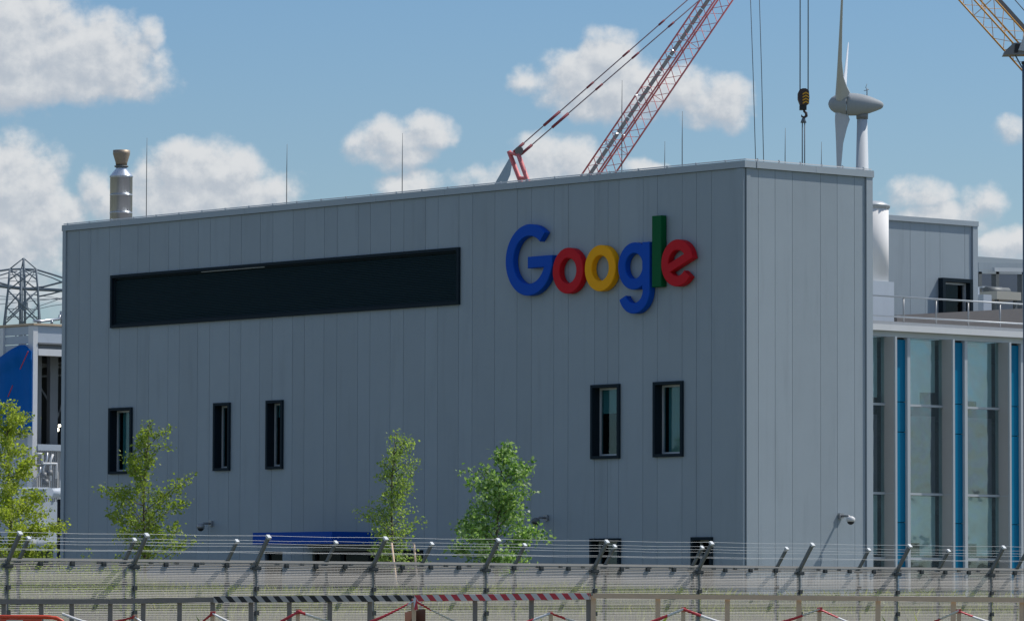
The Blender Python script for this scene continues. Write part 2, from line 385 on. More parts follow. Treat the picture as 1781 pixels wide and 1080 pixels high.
# lightning conductor strip on the coping, on its little holders
mb = MB()
mb.bar((WX, -.05, H+.035), (.055, -.05, H+.035), .03, .03); mb.bar((.055, -.05, H+.035), (.055, DY, H+.035), .03, .03)
mb2 = MB()
for i in range(27):
    x = WX+.2+i*1.19; mb2.box((x, -.07, H), (x+.02, -.02, H+.065))
for i in range(6): y = .4+i*.82; mb2.box((.02, y, H), (.07, y+.02, H+.085))
lc = part(mb, 'conductor_strip', WHITE, bld); part(mb2, 'holder', FRAME, lc, kind='stuff')

# windows in deep dark frames
for i, h in enumerate(wins):
    x0, x1, z0, z1 = h
    mb = MB(); frame_rect(mb, 'x', 0, -1, x0, x1, z0, z1, .085, -.27, .115)
    wf = part(mb, 'window', DARK, bld)
    mb = MB(); a, b, c, d = x0+.087, x1-.087, z0+.087, z1-.087
    frame_rect(mb, 'x', .20, -1, a, b, c, d, .055, -.05, .03); fr = part(mb, 'frame', FRAME, wf)
    mb = MB(); mb.box((a+.056, .21, c+.056), (b-.056, .222, d-.056)); part(mb, 'pane', GLASSD, wf)
    mb = MB(); mb.box((x0-.1, .9, z0-.1), (x1+.1, .95, z1+.1)); mb.box((x0-.14, .30, z0-.1), (x0-.1, .9, z1+.1)); mb.box((x1+.1, .30, z0-.1), (x1+.14, .9, z1+.1))
    mb.box((x0-.1, .30, z1+.1), (x1+.1, .9, z1+.14)); mb.box((x0-.1, .30, z0-.14), (x1+.1, .9, z0-.1)); part(mb, 'room', INT, wf)
    if i == 3:
        mb = MB(); mb.box((a+.06, .26, d-.72), (b-.02, .27, d)); part(mb, 'blind', BLIND, wf)
    if i == 2:
        mb = MB(); mb.box((a+.1, .26, d-.42), (b-.02, .27, d)); part(mb, 'blind', BLIND, wf)
    if i in (0, 1, 4):
        mb = MB(); n = 16; pts = []
        xa, xb = (a+.10, a+(b-a)*(.72 if i == 4 else .55))
        for k in range(n+1):
            xx = xa+(xb-xa)*k/n; pts.append((xx, .34+.035*math.sin(k*1.9)))
        for (p, q) in zip(pts, pts[1:]): mb.add([(p[0], p[1], c), (q[0], q[1], c), (q[0], q[1], d), (p[0], p[1], d)], [(0, 1, 2, 3)], True)
        part(mb, 'curtain', BLIND, wf)
# louvre band
x0, x1, z0, z1 = band
mb = MB(); frame_rect(mb, 'x', 0, -1, x0, x1, z0, z1, .09, -.2, .12); lf = part(mb, 'louvre_band', DARK, bld)
mb = MB(); frame_rect(mb, 'x', 0, -1, x0+.092, x1-.092, z0+.092, z1-.092, .05, -.18, .02); part(mb, 'inner_frame', DARK, lf)
mb = MB(); z = z0+.16; k = 0
while z < z1-.17: mb.prism([(x0+.145, -.005, z), (x0+.145, .05, z+.045), (x0+.145, .056, z+.038), (x0+.145, .002, z-.01)], (x1-x0-.29, 0, 0)); z += .05
part(mb, 'louvre_slats', LOUV, lf, kind='stuff')
mb = MB()
for i in range(1, 12): xx = x0+(x1-x0)*i/12; mb.box((xx-.015, .062, z0+.15), (xx+.015, .10, z1-.15))
mb.box((x0+.1, .11, z0+.1), (x1-.1, .15, z1-.1)); part(mb, 'backing', LOUV, lf)
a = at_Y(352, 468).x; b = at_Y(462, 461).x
mb = MB(); mb.box((a, -.045, z1-.125), (b, -.025, z1-.107)); part(mb, 'drip_strip', FRAME, lf)  # pale strip added as the bright streak of light along the louvres
# entrance doors below the canopy
for (h, nd) in ((dr, 4), (dr2, 1)):
    x0, x1, z0, z1 = h
    mb = MB(); mb.box((x0, 1.4, 0), (x1, 1.45, z1)); mb.box((x0-.04, .301, 0), (x0, 1.4, z1)); mb.box((x1, .301, 0), (x1+.04, 1.4, z1)); mb.box((x0, .301, z1), (x1, 1.4, z1+.03)); rm = part(mb, 'entrance_lobby', INT, bld)
    for k in range(nd):
        a = x0+(x1-x0)*k/nd; b = x0+(x1-x0)*(k+1)/nd
        mb = MB(); frame_rect(mb, 'x', .1, -1, a+.01, b-.01, .1, z1-.01, .07, -.04, .04); d_ = part(mb, 'door', DARK, bld)
        mb = MB(); mb.box((a+.08, .10, .17), (b-.08, .108, z1-.08)); part(mb, 'pane', GLASSX, d_)
        mb = MB(); mb.tube([(b-.13, .045, 1.0), (b-.13, .045, 1.6)], .015, 6); part(mb, 'handle', FRAME, d_)
# blue canopy
cY = -2.1; c0 = at_Y(439.5, 936, cY); c1 = at_Y(577, 934, cY); zt = at_Y(500, 925.0, cY).z; zb = at_Y(500, 946, cY).z
cn = tag(empty('entrance_canopy', ((c0.x+c1.x)/2, 0, zb)), 'blue box canopy jutting from the grey wall above the dark entrance doors', 'canopy')
cn.name = 'entrance_canopy'
mb = MB(); mb.box((c0.x, cY, zb), (c1.x, cY+.05, zt)); part(mb, 'fascia', BLUEC, cn)
for xx_ in (c1.x-.05, c0.x): mb = MB(); mb.box((xx_, cY+.052, zb), (xx_+.05, -.075, zt)); part(mb, 'side_panel', BLUEC, cn)
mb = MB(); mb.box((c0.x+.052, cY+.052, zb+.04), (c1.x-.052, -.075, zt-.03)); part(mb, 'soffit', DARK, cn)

# ------------------------------------------------------------------ wall sign of six coloured letters
sg = tag(empty('wall_sign', at_Y(1044, 470, -.07)), 'sign of six raised blue, red, yellow and green letters high on the grey wall', 'sign')
YF = -.27
def cpt(zx, zy): return at_Y(850+zx/4.4525, 350+zy/4.4525, YF)
def arc(m_, c, ro, ri, a0, a1, n=48, y=YF, closed=False, sx_=1.):
    vs = []; fs = []; e = .018
    for i in range(n+1):
        t = math.radians(a0+(a1-a0)*i/n); ct, st = math.cos(t)*sx_, math.sin(t)
        for (r, yy) in ((ro, -.07), (ro, y+e), (ro-e, y), (ri+e, y), (ri, y+e), (ri, -.07)): vs.append((c.x+ct*r, yy, c.z+st*r))
    for i in range(n):
        for k in range(6): k2 = (k+1) % 6; fs.append((i*6+k, i*6+k2, (i+1)*6+k2, (i+1)*6+k))
    if not closed: fs += [tuple(range(5, -1, -1)), tuple(n*6+k for k in range(6))]
    m_.add(vs, fs)
def rot_bar(m_, c, x0, x1, z0, z1, ang, y):
    ca, sa = math.cos(math.radians(ang)), math.sin(math.radians(ang)); e = .016
    def q(x, z, yy): return (c.x+x*ca-z*sa, yy, c.z+x*sa+z*ca)
    o = [(x0, z0), (x1, z0), (x1, z1), (x0, z1)]; i_ = [(x0+e, z0+e), (x1-e, z0+e), (x1-e, z1-e), (x0+e, z1-e)]
    vs = [q(x, z, -.07) for x, z in o]+[q(x, z, y+e) for x, z in o]+[q(x, z, y) for x, z in i_]
    fs = [(3, 2, 1, 0), (8, 9, 10, 11)]+[(k, (k+1) % 4, 4+(k+1) % 4, 4+k) for k in range(4)]+[(4+k, 4+(k+1) % 4, 8+(k+1) % 4, 8+k) for k in range(4)]
    m_.add(vs, fs)
c = cpt(309, 455); mb = MB(); arc(mb, c, 1.03, .69, 47, 352, 72); rot_bar(mb, c, -.05, 1.02, -.24, .09, 0, YF-.003)
tag(part(mb, 'letter', LB, sg), 'blue capital letter G')
c = cpt(610, 538); mb = MB(); arc(mb, c, .655, .36, 0, 360, 64, closed=True); tag(part(mb, 'letter', LR, sg), 'red letter o')
c = cpt(860, 518); mb = MB(); arc(mb, c, .655, .36, 0, 360, 64, closed=True); tag(part(mb, 'letter', LY, sg), 'yellow letter o')
c = cpt(1122, 502); mb = MB(); arc(mb, c, .665, .36, 0, 360, 64, closed=True); cs = cpt(1218, 500); top = cpt(1218, 316).z; c2 = Vector((c.x, 0, cpt(1122, 688).z))
hw = .155; xr = c.x+.665
mb.box((xr-.30, YF-.004, c2.z), (xr, -.07, top)); arc(mb, c2, .664, .365, 203, 360, 40); tag(part(mb, 'letter', LB, sg), 'blue letter g')
p0 = cpt(1262, 390); p1 = cpt(1334, 390); mb = MB(); t_ = cpt(1300, 112).z; b_ = cpt(1300, 664).z; cc = Vector(((p0.x+p1.x)/2, 0, (t_+b_)/2)); rot_bar(mb, cc, p0.x-cc.x, p1.x-cc.x, b_-cc.z, t_-cc.z, 0, YF); tag(part(mb, 'letter', LG, sg), 'green letter l')
c = cpt(1456, 478); mb = MB(); arc(mb, c, .655, .36, 21, 322, 56); rot_bar(mb, c, -.52, .645, -.13, .12, 21, YF-.003); tag(part(mb, 'letter', LR, sg), 'red letter e')

# ------------------------------------------------------------------ wall cameras
def wall_cam(p, n, label, body):
    n = Vector(n); t = empty('security_camera', p); tag(t, label, 'camera', None); side = Vector((n.y, -n.x, 0))
    m_ = MB(); m_.bar(p-n*.01, p+n*.05, .16, .16); part(m_, 'wall_plate', GALV, t)
    m_ = MB(); m_.tube([p+n*.04, p+n*.30, p+n*.38+Vector((0, 0, -.05))], .035, 8); part(m_, 'arm', GALV, t)
    q = p+n*.40+Vector((0, 0, -.12)); m_ = MB(); m_.tube([q+Vector((0, 0, .11)), q+Vector((0, 0, .06)), q-Vector((0, 0, .04))], [.05, .12, .12], 12); part(m_, 'housing', body, t)
    m_ = MB(); m_.tube([q-Vector((0, 0, .042)), q-Vector((0, 0, .09)), q-Vector((0, 0, .125))], [.10, .085, .03], 12); part(m_, 'dome', BLK, t)
wall_cam(at_Y(367, 910, -.07), (0, -1, 0), 'small dome camera on the shaded grey wall left of the blue canopy', GALV)
wall_cam(at_Y(950, 900, -.07), (0, -1, 0), 'small dome camera on the shaded wall beside the fullest green tree', GALVD)
wall_cam(at_X(1462, 897, .05), (1, 0, 0), 'dome camera on the sunlit narrow wall, casting a long slanting shadow', WHITE)

# ------------------------------------------------------------------ chimney and lightning rods
cp = at_Y(210.5, 380, 2.4); zr = H-.5
def zat(px, py, Y): return at_Y(px, py, Y).z
ch = tag(empty('chimney_flue', (cp.x, 2.4, zr)), 'shiny round steel flue with brownish cone cap on the roof at the far left', 'chimney')
def lathe(m_, x, y, prof, n=24): m_.tube([(x, y, z) for z, r in prof], [r for z, r in prof], n)
r0 = 20/8756*depth((cp.x, 2.4, 14))*.985
zz = [zat(210, v, 2.4) for v in (383, 370, 339, 308, 294, 291, 288, 262)]
for (a, b) in ((zr, zz[1]), (zz[1]+.012, zz[2]), (zz[2]+.012, zz[3])):
    mb = MB(); lathe(mb, cp.x, 2.4, [(a, r0), (b-.03, r0), (b-.03, r0*1.018), (b, r0*1.018)]); part(mb, 'flue_section', SHINY, ch)
mb = MB(); lathe(mb, cp.x, 2.4, [(zz[3]+.001, r0*1.05), (zz[3]+.03, r0*1.02), (zz[4], r0*.5), (zz[5], r0*.5)]); part(mb, 'reducer', SHINY, ch)
mb = MB(); lathe(mb, cp.x, 2.4, [(zz[5], r0*.62), (zz[5]+.04, r0*.62), (zz[5]+.041, r0*.45), (zz[6], r0*.45)]); part(mb, 'collar', GALVD, ch)
mb = MB(); lathe(mb, cp.x, 2.4, [(zz[6]+.001, r0*.5), (zz[6]+.08, r0*.52), (zz[7]-.12, r0*.76), (zz[7], r0*.76), (zz[7]-.02, r0*.72), (zz[6]+.2, r0*.45)]); part(mb, 'outlet_cone', RUSTY, ch)
RODS = [(254.5, 240, 375, 1.2, 'thin lightning rod just right of the steel flue'), (498.5, 251, 352, 1.5, 'thin lightning rod between the flue and the middle of the long roof edge'),
        (699.5, 232, 335, 1.0, 'thin lightning rod standing alone against the small middle cloud'), (1081.5, 140, 303, 3.2, 'thin lightning rod seen behind the red lattice jib'),
        (1156, 246, 297, 3.6, 'short thin lightning rod right of the red lattice jib'), (1186.5, 194, 293, 2.4, 'tall thin lightning rod second right of the red lattice jib'),
        (1365.5, 223, 288, 2.9, 'thin lightning rod between the twin ropes and the crane hook'), (1428.5, 247, 293, 2.2, 'thin lightning rod between the crane hook and the wind turbine')]
for (px, pt, pb, Y, lab) in RODS:
    if px < 1300: p = at_Y(px, pb, Y); q = at_Y(px, pt, Y)
    else: p = at_X(px, pb, -Y); q = at_X(px, pt, -Y)
    t = tag(empty('lightning_rod', (p.x, p.y, H-.4)), lab, 'rod', 'lightning rods on the roof')
    mb = MB(); mb.tube([(p.x, p.y, H-.3), (p.x, p.y, q.z-.8), (p.x+.01, p.y, q.z)], [.014, .012, .006], 6); part(mb, 'rod', GALVD, t)
    mb = MB(); mb.tube([(p.x, p.y, H-.4), (p.x, p.y, H-.29)], .16, 10); part(mb, 'foot', CONC, t)

# ------------------------------------------------------------------ right wing with fins and blue strips
XW = -.35
wing = tag(empty('office_wing', (XW, 9, 0)), 'lower wing at right with tall glass bays, grey fins and bright blue strips', 'building')
def wy(px, py=750, X=XW): return at_X(px, py, X).y
WT = at_X(1600, 579, XW).z; T1 = at_X(1600, 705.5, XW).z; T2 = at_X(1600, 859, XW).z; T3 = at_X(1600, 971, XW).z
pitch = wy(1661)-wy(1561); yb0 = wy(1543)
Y_END = yb0+pitch*7
mb = MB(); mb.box((XW-.35, DY+.05, WT-.0), (XW+.28, Y_END, WT+.17)); part(mb, 'coping', WHITE, wing)
mb = MB(); mb.box((XW-.30, DY+.05, WT-.16), (XW+.06, Y_END, WT-.002)); part(mb, 'head_rail', MATS['light_frame'], wing)
mb = MB(); mb.box((XW-7, DY+.05, 0), (XW-6.9, Y_END, WT)); mb.box((XW-6.9, DY+.05, 0), (XW-.4, Y_END, .1))
for z in (T1-.15, T2-.15): mb.box((XW-6.9, DY+.05, z-.25), (XW-.45, Y_END, z))
part(mb, 'interior', INT, wing)
mb = MB(); mb.box((XW-7, DY+.05, WT-.3), (XW-.36, Y_END, WT-.05)); mb.box((XW-7, Y_END, 0), (XW, Y_END+.1, WT)); part(mb, 'roof', BRNR, wing)
fins = []
for k in range(-1, 7):
    yb = yb0+pitch*k; bw = wy(1575.5)-wy(1543); mw = wy(1580.5)-wy(1575.5); finw = .075
    g0 = yb+bw+mw; g1 = yb+pitch-finw-.03
    if k >= 0:
        mb = MB(); mb.box((XW-.15, yb-finw-.02, 0), (XW+.42, yb-.02, WT-.165)); f_ = part(mb, 'fin', MATS['light_frame'], wing)
        mb = MB(); mb.box((XW-.10, yb-finw-.028, .2), (XW+.36, yb-finw-.0205, T2-.01)); part(mb, 'fin_plate', GREYM if False else MATS['fin_plate'] if 'fin_plate' in MATS else mat('fin_plate', (.50, .48, .46), .6, 0, .06, 1.5), f_)
        mb = MB(); mb.box((XW-.10, yb-finw-.028, T2+.01), (XW+.36, yb-finw-.0205, WT-.17)); part(mb, 'fin_plate', MATS['fin_plate'], f_)
        prev = .1
        for zz_ in (T2-.8, (T2+T1)/2+.5, T1+.1, WT-.2):
            mb = MB(); mb.box((XW-.05, yb-.018, prev), (XW-.02, yb+bw-.002, zz_-.02)); part(mb, 'blue_panel', BPANEL, wing); prev = zz_
        mb = MB(); mb.box((XW-.08, yb+bw, .0), (XW+.07, yb+bw+mw, WT-.165)); part(mb, 'mullion', MATS['light_frame'], wing)
    g0 = max(g0, DY+.06)
    for (za, zb_) in ((.15, T3-.03), (T3+.03, T2-.035), (T2+.035, T1-.035), (T1+.035, WT-.165)):
        mb = MB(); mb.box((XW-.03, g0+.002, za), (XW-.018, g1-.002, zb_)); part(mb, 'pane', GLASS, wing)
    for z in (T3, T2, T1):
        mb = MB(); mb.box((XW-.06, g0+.001, z-.033), (XW+.035, g1-.001, z+.033)); part(mb, 'transom', MATS['light_frame'], wing)
    # sheets of different drop behind the bays, coloured as reflections in the glass
    rb = random.Random(k+5)
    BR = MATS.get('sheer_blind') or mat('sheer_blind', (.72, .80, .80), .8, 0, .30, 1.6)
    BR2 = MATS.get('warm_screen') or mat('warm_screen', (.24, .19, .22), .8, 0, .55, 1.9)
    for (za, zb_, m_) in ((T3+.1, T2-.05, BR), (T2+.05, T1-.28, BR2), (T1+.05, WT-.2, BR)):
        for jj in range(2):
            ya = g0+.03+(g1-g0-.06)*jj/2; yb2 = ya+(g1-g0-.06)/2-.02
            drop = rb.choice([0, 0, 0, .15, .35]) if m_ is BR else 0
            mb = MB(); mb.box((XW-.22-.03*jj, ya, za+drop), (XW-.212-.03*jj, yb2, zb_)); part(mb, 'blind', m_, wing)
# roof railing
ZR = WT+.17
rl = tag(empty('roof_railing', (XW-.25, 9, ZR)), 'galvanised pipe railing along the roof edge of the glass wing', 'railing')
XR = XW-.22; rz = at_X(1650, 521.5, XR).z; rm_ = at_X(1650, 556, XR).z; ysp = wy(1629.6, 540, XR)-wy(1573, 540, XR); y0 = wy(1573, 540, XR)-ysp
for z in (rz, rm_): mb = MB(); mb.tube([(XR, y0, z), (XR, y0+ysp*9, z)], .024, 8); part(mb, 'rail', FRAME, rl)
mb = MB(); mb.box((XR-.01, y0, ZR), (XR+.005, y0+ysp*9, ZR+.13)); part(mb, 'toe_board', GALV, rl)
for i in range(10): mb = MB(); mb.tube([(XR-.035, y0+ysp*i, ZR), (XR-.035, y0+ysp*i, rz)], .026, 8); part(mb, 'post', GALV, rl)
# upper block on the wing
XB = -4.2
ya = at_X(1546, 450, XB).y; yc = at_X(1697, 450, XB).y; zB = at_X(1620, 380, XB).z; z0 = WT-.05
ub = tag(empty('rooftop_plant_room', (XB, ya, z0)), 'grey clad plant room with one dark window standing on the wing roof', 'building')
wv_ = (at_X(1631, 520, XB).y, at_X(1683, 520, XB).y, z0, at_X(1655, 485, XB).z)
mb = MB()
for (p, q, r, t) in rects_minus(ya-2.5, yc-.02, z0, zB-.05, [wv_]): mb.box((XB-.25, p, r), (XB-.012, q, t))
part(mb, 'wall', JOINT, ub)
sm_ = [ya-2.5, ya-1.5, ya-.5]+[at_X(x, 450, XB).y for x in (1582, 1608, 1634, 1677, 1689)]
clad_face(ub, 'y', -.01+XB, 1, sm_, z0, zB-.15, [wv_])
mb = MB(); mb.box((XB-.1, sm_[-1]+.01, z0), (XB+.075, yc+.02, zB-.001)); part(mb, 'corner_trim', CLADL, ub)
mb = MB(); mb.box((XB-.35, ya-2.6, zB-.15), (XB+.10, yc+.03, zB)); part(mb, 'coping', CLADL, ub)
mb = MB(); mb.box((XB-6, ya-2.5, z0), (XB-.36, yc, zB-.2)); part(mb, 'core', CLAD, ub)
mb = MB(); frame_rect(mb, 'y', XB, 1, wv_[0], wv_[1], wv_[2], wv_[3], .11, -.2, .22); wf = part(mb, 'window', DARK, ub)
mb = MB(); frame_rect(mb, 'y', XB, 1, wv_[0]+.115, wv_[1]-.115, wv_[2]+.1, wv_[3]-.115, .06, -.1, .04); part(mb, 'frame', FRAME, wf)
mb = MB(); mb.box((XB-.05, wv_[0]+.18, wv_[2]+.16), (XB-.04, wv_[1]-.18, wv_[3]-.18)); part(mb, 'pane', glassmat('plant_room_glass', (.3, .4, .45), .025), wf)
mb = MB(); mb.box((XB-.24, wv_[0]+.1, wv_[2]+.1), (XB-.2, wv_[1]-.1, wv_[3]-.1)); part(mb, 'backing', INT, wf)
# white duct with base box
XD = -2.2; dR = .52; dp = at_X(1543.5, 430, XD); dc = Vector((XD, dp.y-dR/.757, 0)); zt_ = at_X(1525, 352, XD).z; zm = at_X(1540, 493, XD).z
du = tag(empty('vent_duct', (XD, dc.y, WT)), 'white round vent duct on a pale box, rising behind the corner of the grey block', 'duct')
mb = MB(); lathe(mb, XD, dc.y, [(zm+.001, dR), (zt_-.2, dR)], 28); part(mb, 'pipe', mat('matt_white', (.86, .85, .84), .95, 0, .02, spec=.1), du)
mb = MB(); lathe(mb, XD, dc.y, [(zt_-.2, dR*1.06), (zt_-.12, dR*1.1), (zt_-.115, dR*1.1), (zt_, dR*.7)], 28); part(mb, 'cap', FRAME, du)
mb = MB(); yq = at_X(1555, 520, XD+.6).y; mb.box((XD-.6, yq-1.5, WT-.05), (XD+.6, yq, zm)); part(mb, 'base_box', PALE, du)
# low brown upstand on the roof
mb = MB(); pA = at_X(1560, 548, -2.9); pB = at_X(1781, 530, -2.9)
mb.prism([(-2.9, pA.y, WT-.05), (-2.9, pB.y+4, WT-.05), (-2.9, pB.y+4, pB.z+.2), (-2.9, pA.y, pA.z)], (-.3, 0, 0)); tag(mb.obj('roof_upstand', BRNR), 'low sloping brownish wall on the roof behind the pipe railing', 'wall')
# far right: parapet building, steel frame and cooling machine
XF = -14.
mb = MB(); fb = tag(empty('far_building', at_X(1740, 560, XF)), 'far grey building whose flat parapet shows at the right edge behind the steel frame', 'building')
a = at_X(1690, 446, XF); b = at_X(1781, 450.5, XF)
mb.box((XF-3, a.y-3, 8), (XF, b.y+8, a.z-.22)); part(mb, 'wall', CLAD, fb)
mb = MB(); mb.box((XF-3.1, a.y-3, a.z-.2), (XF+.1, b.y+8, a.z)); part(mb, 'coping', CLADL, fb)
XS = -6.5; fr_ = tag(empty('steel_frame', (XS, at_X(1700, 530, XS).y, WT)), 'blue-grey steel canopy frame on the roof at the right edge', 'frame')
p = at_X(1698, 461, XS); q = at_X(1786, 455.5, XS)
mb = MB(); mb.bar((XS, p.y, p.z-.1), (XS, q.y+2, q.z-.15), .2, .34); part(mb, 'beam', MATS['grey_cladding'], fr_)
mb = MB(); p2 = at_X(1728, 469, XS+.4); q2 = at_X(1781, 470, XS+.4); mb.bar(p2, q2, .1, .12); part(mb, 'strut', FRAME, fr_)
for x_ in (1701, 1731, 1776): p = at_X(x_, 470, XS); mb = MB(); mb.box((XS-.1, p.y-.07, WT), (XS+.1, p.y+.07, p.z-.05)); part(mb, 'post', GALVD, fr_)
mb = MB(); p = at_X(1700, 500, XS-2); q = at_X(1800, 500, XS-2); mb.box((XS-2.1, p.y-1, WT), (XS-2, q.y+1, at_X(1740, 474, XS-2).z)); part(mb, 'back_wall', mat('slate_cladding', (.10, .13, .17), .6), fr_)
XM = -5.2; ma = tag(empty('cooling_unit', at_X(1755, 540, XM)), 'pale rooftop cooling machine with mesh top behind the railing at the right edge', 'machine')
p = at_X(1734, 515, XM); q = at_X(1776, 515, XM); zt2 = at_X(1750, 507, XM).z; zb2 = at_X(1750, 521, XM).z
mb = MB(); mb.box((XM-1, p.y, zb2), (XM, q.y, zt2)); part(mb, 'casing', mat('cream_casing', (.45, .44, .38), .6), ma)
mb = MB(); mb.tube([(XM-.5, p.y+.05, zt2+.03), (XM-.5, q.y-.05, zt2+.03)], .13, 12); part(mb, 'mesh_drum', GALVD, ma)
mb = MB(); mb.box((XM-1, p.y, zt2+.12), (XM-.6, q.y-.2, at_X(1750, 497, XM).z)); part(mb, 'hood', FRAME, ma)
for yy in (p.y+.1, q.y-.15): mb = MB(); mb.box((XM-.2, yy, WT), (XM-.1, yy+.08, zb2)); part(mb, 'leg', GALVD, ma)
mb = MB(); p = at_X(1719, 540, XM+.5); q = at_X(1733, 540, XM+.5); mb.box((XM-.2, p.y, WT), (XM+.3, q.y, at_X(1726, 512, XM+.5).z)); mb.box((XM-.2, p.y+.18, WT), (XM-.6, q.y, at_X(1726, 497, XM+.5).z)); tag(mb.obj('control_box', PALE), 'stepped pale box standing left of the cooling machine on the roof', 'box')

# ------------------------------------------------------------------ left: half built hall
DL = 176.; cc = at_D(58, 600, DL); XC, YC = cc.x, cc.y
hall = tag(empty('unfinished_hall', (XC, YC, 0)), 'pale half built hall with open dark bay at the far left behind the trees', 'building')
def hY(px, py, off=0.): return at_X(px, py, XC+off)      # points on its sunlit side
def hX(px, py, off=0.): return at_Y(px, py, YC-off)      # points on its shaded side
zc = at_D(58, 562, DL).z; zc2 = at_D(58, 598, DL).z; zl = at_D(58, 617.5, DL).z; zbt = at_D(58, 606, DL).z
yE = hY(300, 600).y; xL = hX(-120, 600).x
mb = MB(); mb.box((XC-.3, YC+.2, zc2), (XC, yE, zc-.08)); part(mb, 'wall', PALE, hall)
mb = MB(); mb.box((XC-.35, YC+.19, zc2+.0), (XC+.05, yE, zc2+.06)); mb.box((XC-.3, YC+.2, zbt+.001), (XC-.1, yE, zc2-.001)); part(mb, 'dark_band', GREYM, hall)
mb = MB(); mb.box((XC-.3, YC+.2, zl), (XC+.03, yE, zbt)); part(mb, 'beam', WHITE, hall)
mb = MB(); mb.box((XC-.36, YC-.05, zc-.07), (XC+.08, yE, zc)); mb.box((xL, YC-.05, zc-.07), (XC-.37, YC+.3, zc)); part(mb, 'roof_edge', mat('timber_edge', (.62, .48, .34), .7), hall)
zdk = at_D(58, 772, DL).z; zdk2 = at_D(58, 783, DL).z
mb = MB(); mb.box((XC-.28, YC-.02, 0), (XC+.02, YC+.18, zc-.09)); part(mb, 'column', WHITE, hall)
# cladding boards on shaded side
z = zc-.1; i = 0
hb = (zc-at_D(58, 640, DL).z)/5
for i in range(5):
    mb = MB(); mb.box((xL, YC, z-hb+.03), (XC-.3, YC+.12, z)); part(mb, 'cladding_board', PALE, hall); z -= hb
mb = MB(); mb.box((xL, YC+.13, 0), (XC-.3, YC+.2, z)); part(mb, 'wall', PALE, hall)
for px in (6,): p = hX(px, 600); mb = MB(); mb.box((p.x-.1, YC-.08, zdk), (p.x+.1, YC-.002, zc-.1)); part(mb, 'post', WHITE, hall)
# open bay
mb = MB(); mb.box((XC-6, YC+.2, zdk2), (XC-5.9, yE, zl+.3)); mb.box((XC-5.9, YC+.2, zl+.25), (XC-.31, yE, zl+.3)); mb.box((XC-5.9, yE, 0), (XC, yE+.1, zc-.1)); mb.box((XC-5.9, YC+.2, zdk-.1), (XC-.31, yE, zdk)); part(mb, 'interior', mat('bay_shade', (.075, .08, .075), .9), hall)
for px, w_ in ((91, .17), (66, .08)): p = hY(px, 700, -1.5); mb = MB(); mb.box((XC-1.6, p.y-w_, zdk), (XC-1.4, p.y+w_, zl+.2)); part(mb, 'inner_column', GREYM, hall)
for (a, b) in (((64, 640), (113, 630)), ((70, 800), (113, 690)), ((64, 632), (113, 640)), ((64, 655), (113, 652)), ((66, 668), (86, 700))):
    mb = MB(); mb.bar(hY(*a, -2.2), hY(*b, -2.2), .05, .07); part(mb, 'brace', GREYM, hall)
mb = MB(); mb.box((XC-.3, YC+.2, zdk2), (XC+.05, yE, zdk)); part(mb, 'deck_edge', PALE, hall)
zpb = at_D(58, 862, DL).z
mb = MB(); mb.box((XC-.31, YC+.2, 0), (XC-.25, yE, zdk2)); part(mb, 'wall', PALE, hall)
for i in range(9):
    y = YC+.35+i*.42; mb = MB(); mb.box((XC-.24, y, zpb), (XC-.16, y+.07, zdk2)); part(mb, 'baluster', GREYM if i % 2 else WHITE, hall)
bulbm = bpy.data.materials.new('work_lamp_light'); bulbm.use_nodes = True; bb = bulbm.node_tree.nodes['Principled BSDF']; bb.inputs['Emission Color'].default_value = (1, .93, .75, 1); bb.inputs['Emission Strength'].default_value = 5
for j, (px, py, lab) in enumerate(((99.5, 747, 'larger glowing work lamp in the dark bay of the unfinished hall'), (103.5, 740, 'smaller glowing work lamp just above the other one in the dark bay'))):
    p = hY(px, py, -1.9); t = tag(empty('work_lamp', p), lab, 'lamp'); r = .07 if j == 0 else .05
    mb = MB(); mb.tube([p-Vector((0, 0, r)), p-Vector((0, 0, r*.6)), p+Vector((0, 0, r*.6)), p+Vector((0, 0, r))], [r*.5, r, r, r*.5], 10); part(mb, 'bulb', bulbm, t)
    mb = MB(); mb.bar(p+Vector((0, 0, r)), Vector((p.x, p.y, zl+.24)), .02); part(mb, 'cable', BLK, t)
# tarpaulin hanging over the shaded side
poly = [(-90, 660), (-40, 640), (0, 621), (18, 608), (35, 599.5), (44, 600), (55, 611), (55, 700), (54, 745), (-90, 760)]
tp = tag(empty('tarpaulin', hX(20, 740, .5)), 'bright blue tarpaulin with red straps draped over the half built hall', 'tarpaulin')
N = 26; vs = []; fs = []
topf = lambda px: np.interp(px, [-90, -40, 0, 18, 35, 44, 55], [665, 642, 621, 608, 599.5, 600, 611])
for i in range(N+1):
    px = -90+145*i/N; tpy = topf(px)
    for j in range(15):
        py = tpy+(752-tpy)*j/14; p = hX(px, py, .22+.05*math.sin(px*.11+py*.02)+.02*math.sin(px*.31-py*.03)+(.12 if j == 2 else 0)); vs.append(p)
for i in range(N):
    for j in range(14): fs.append((i*15+j+1, (i+1)*15+j+1, (i+1)*15+j, i*15+j))
mb = MB(); mb.add(vs, fs, True); ts = part(mb, 'sheet', TARP, tp)
md = ts.modifiers.new('thickness', 'SOLIDIFY'); md.thickness = .012
for (a, b) in (((49, 611), (35, 642)), ((22, 670), (14, 690))): mb = MB(); mb.bar(hX(*a, .42), hX(*b, .42), .03, .02); part(mb, 'strap', REDP, tp)
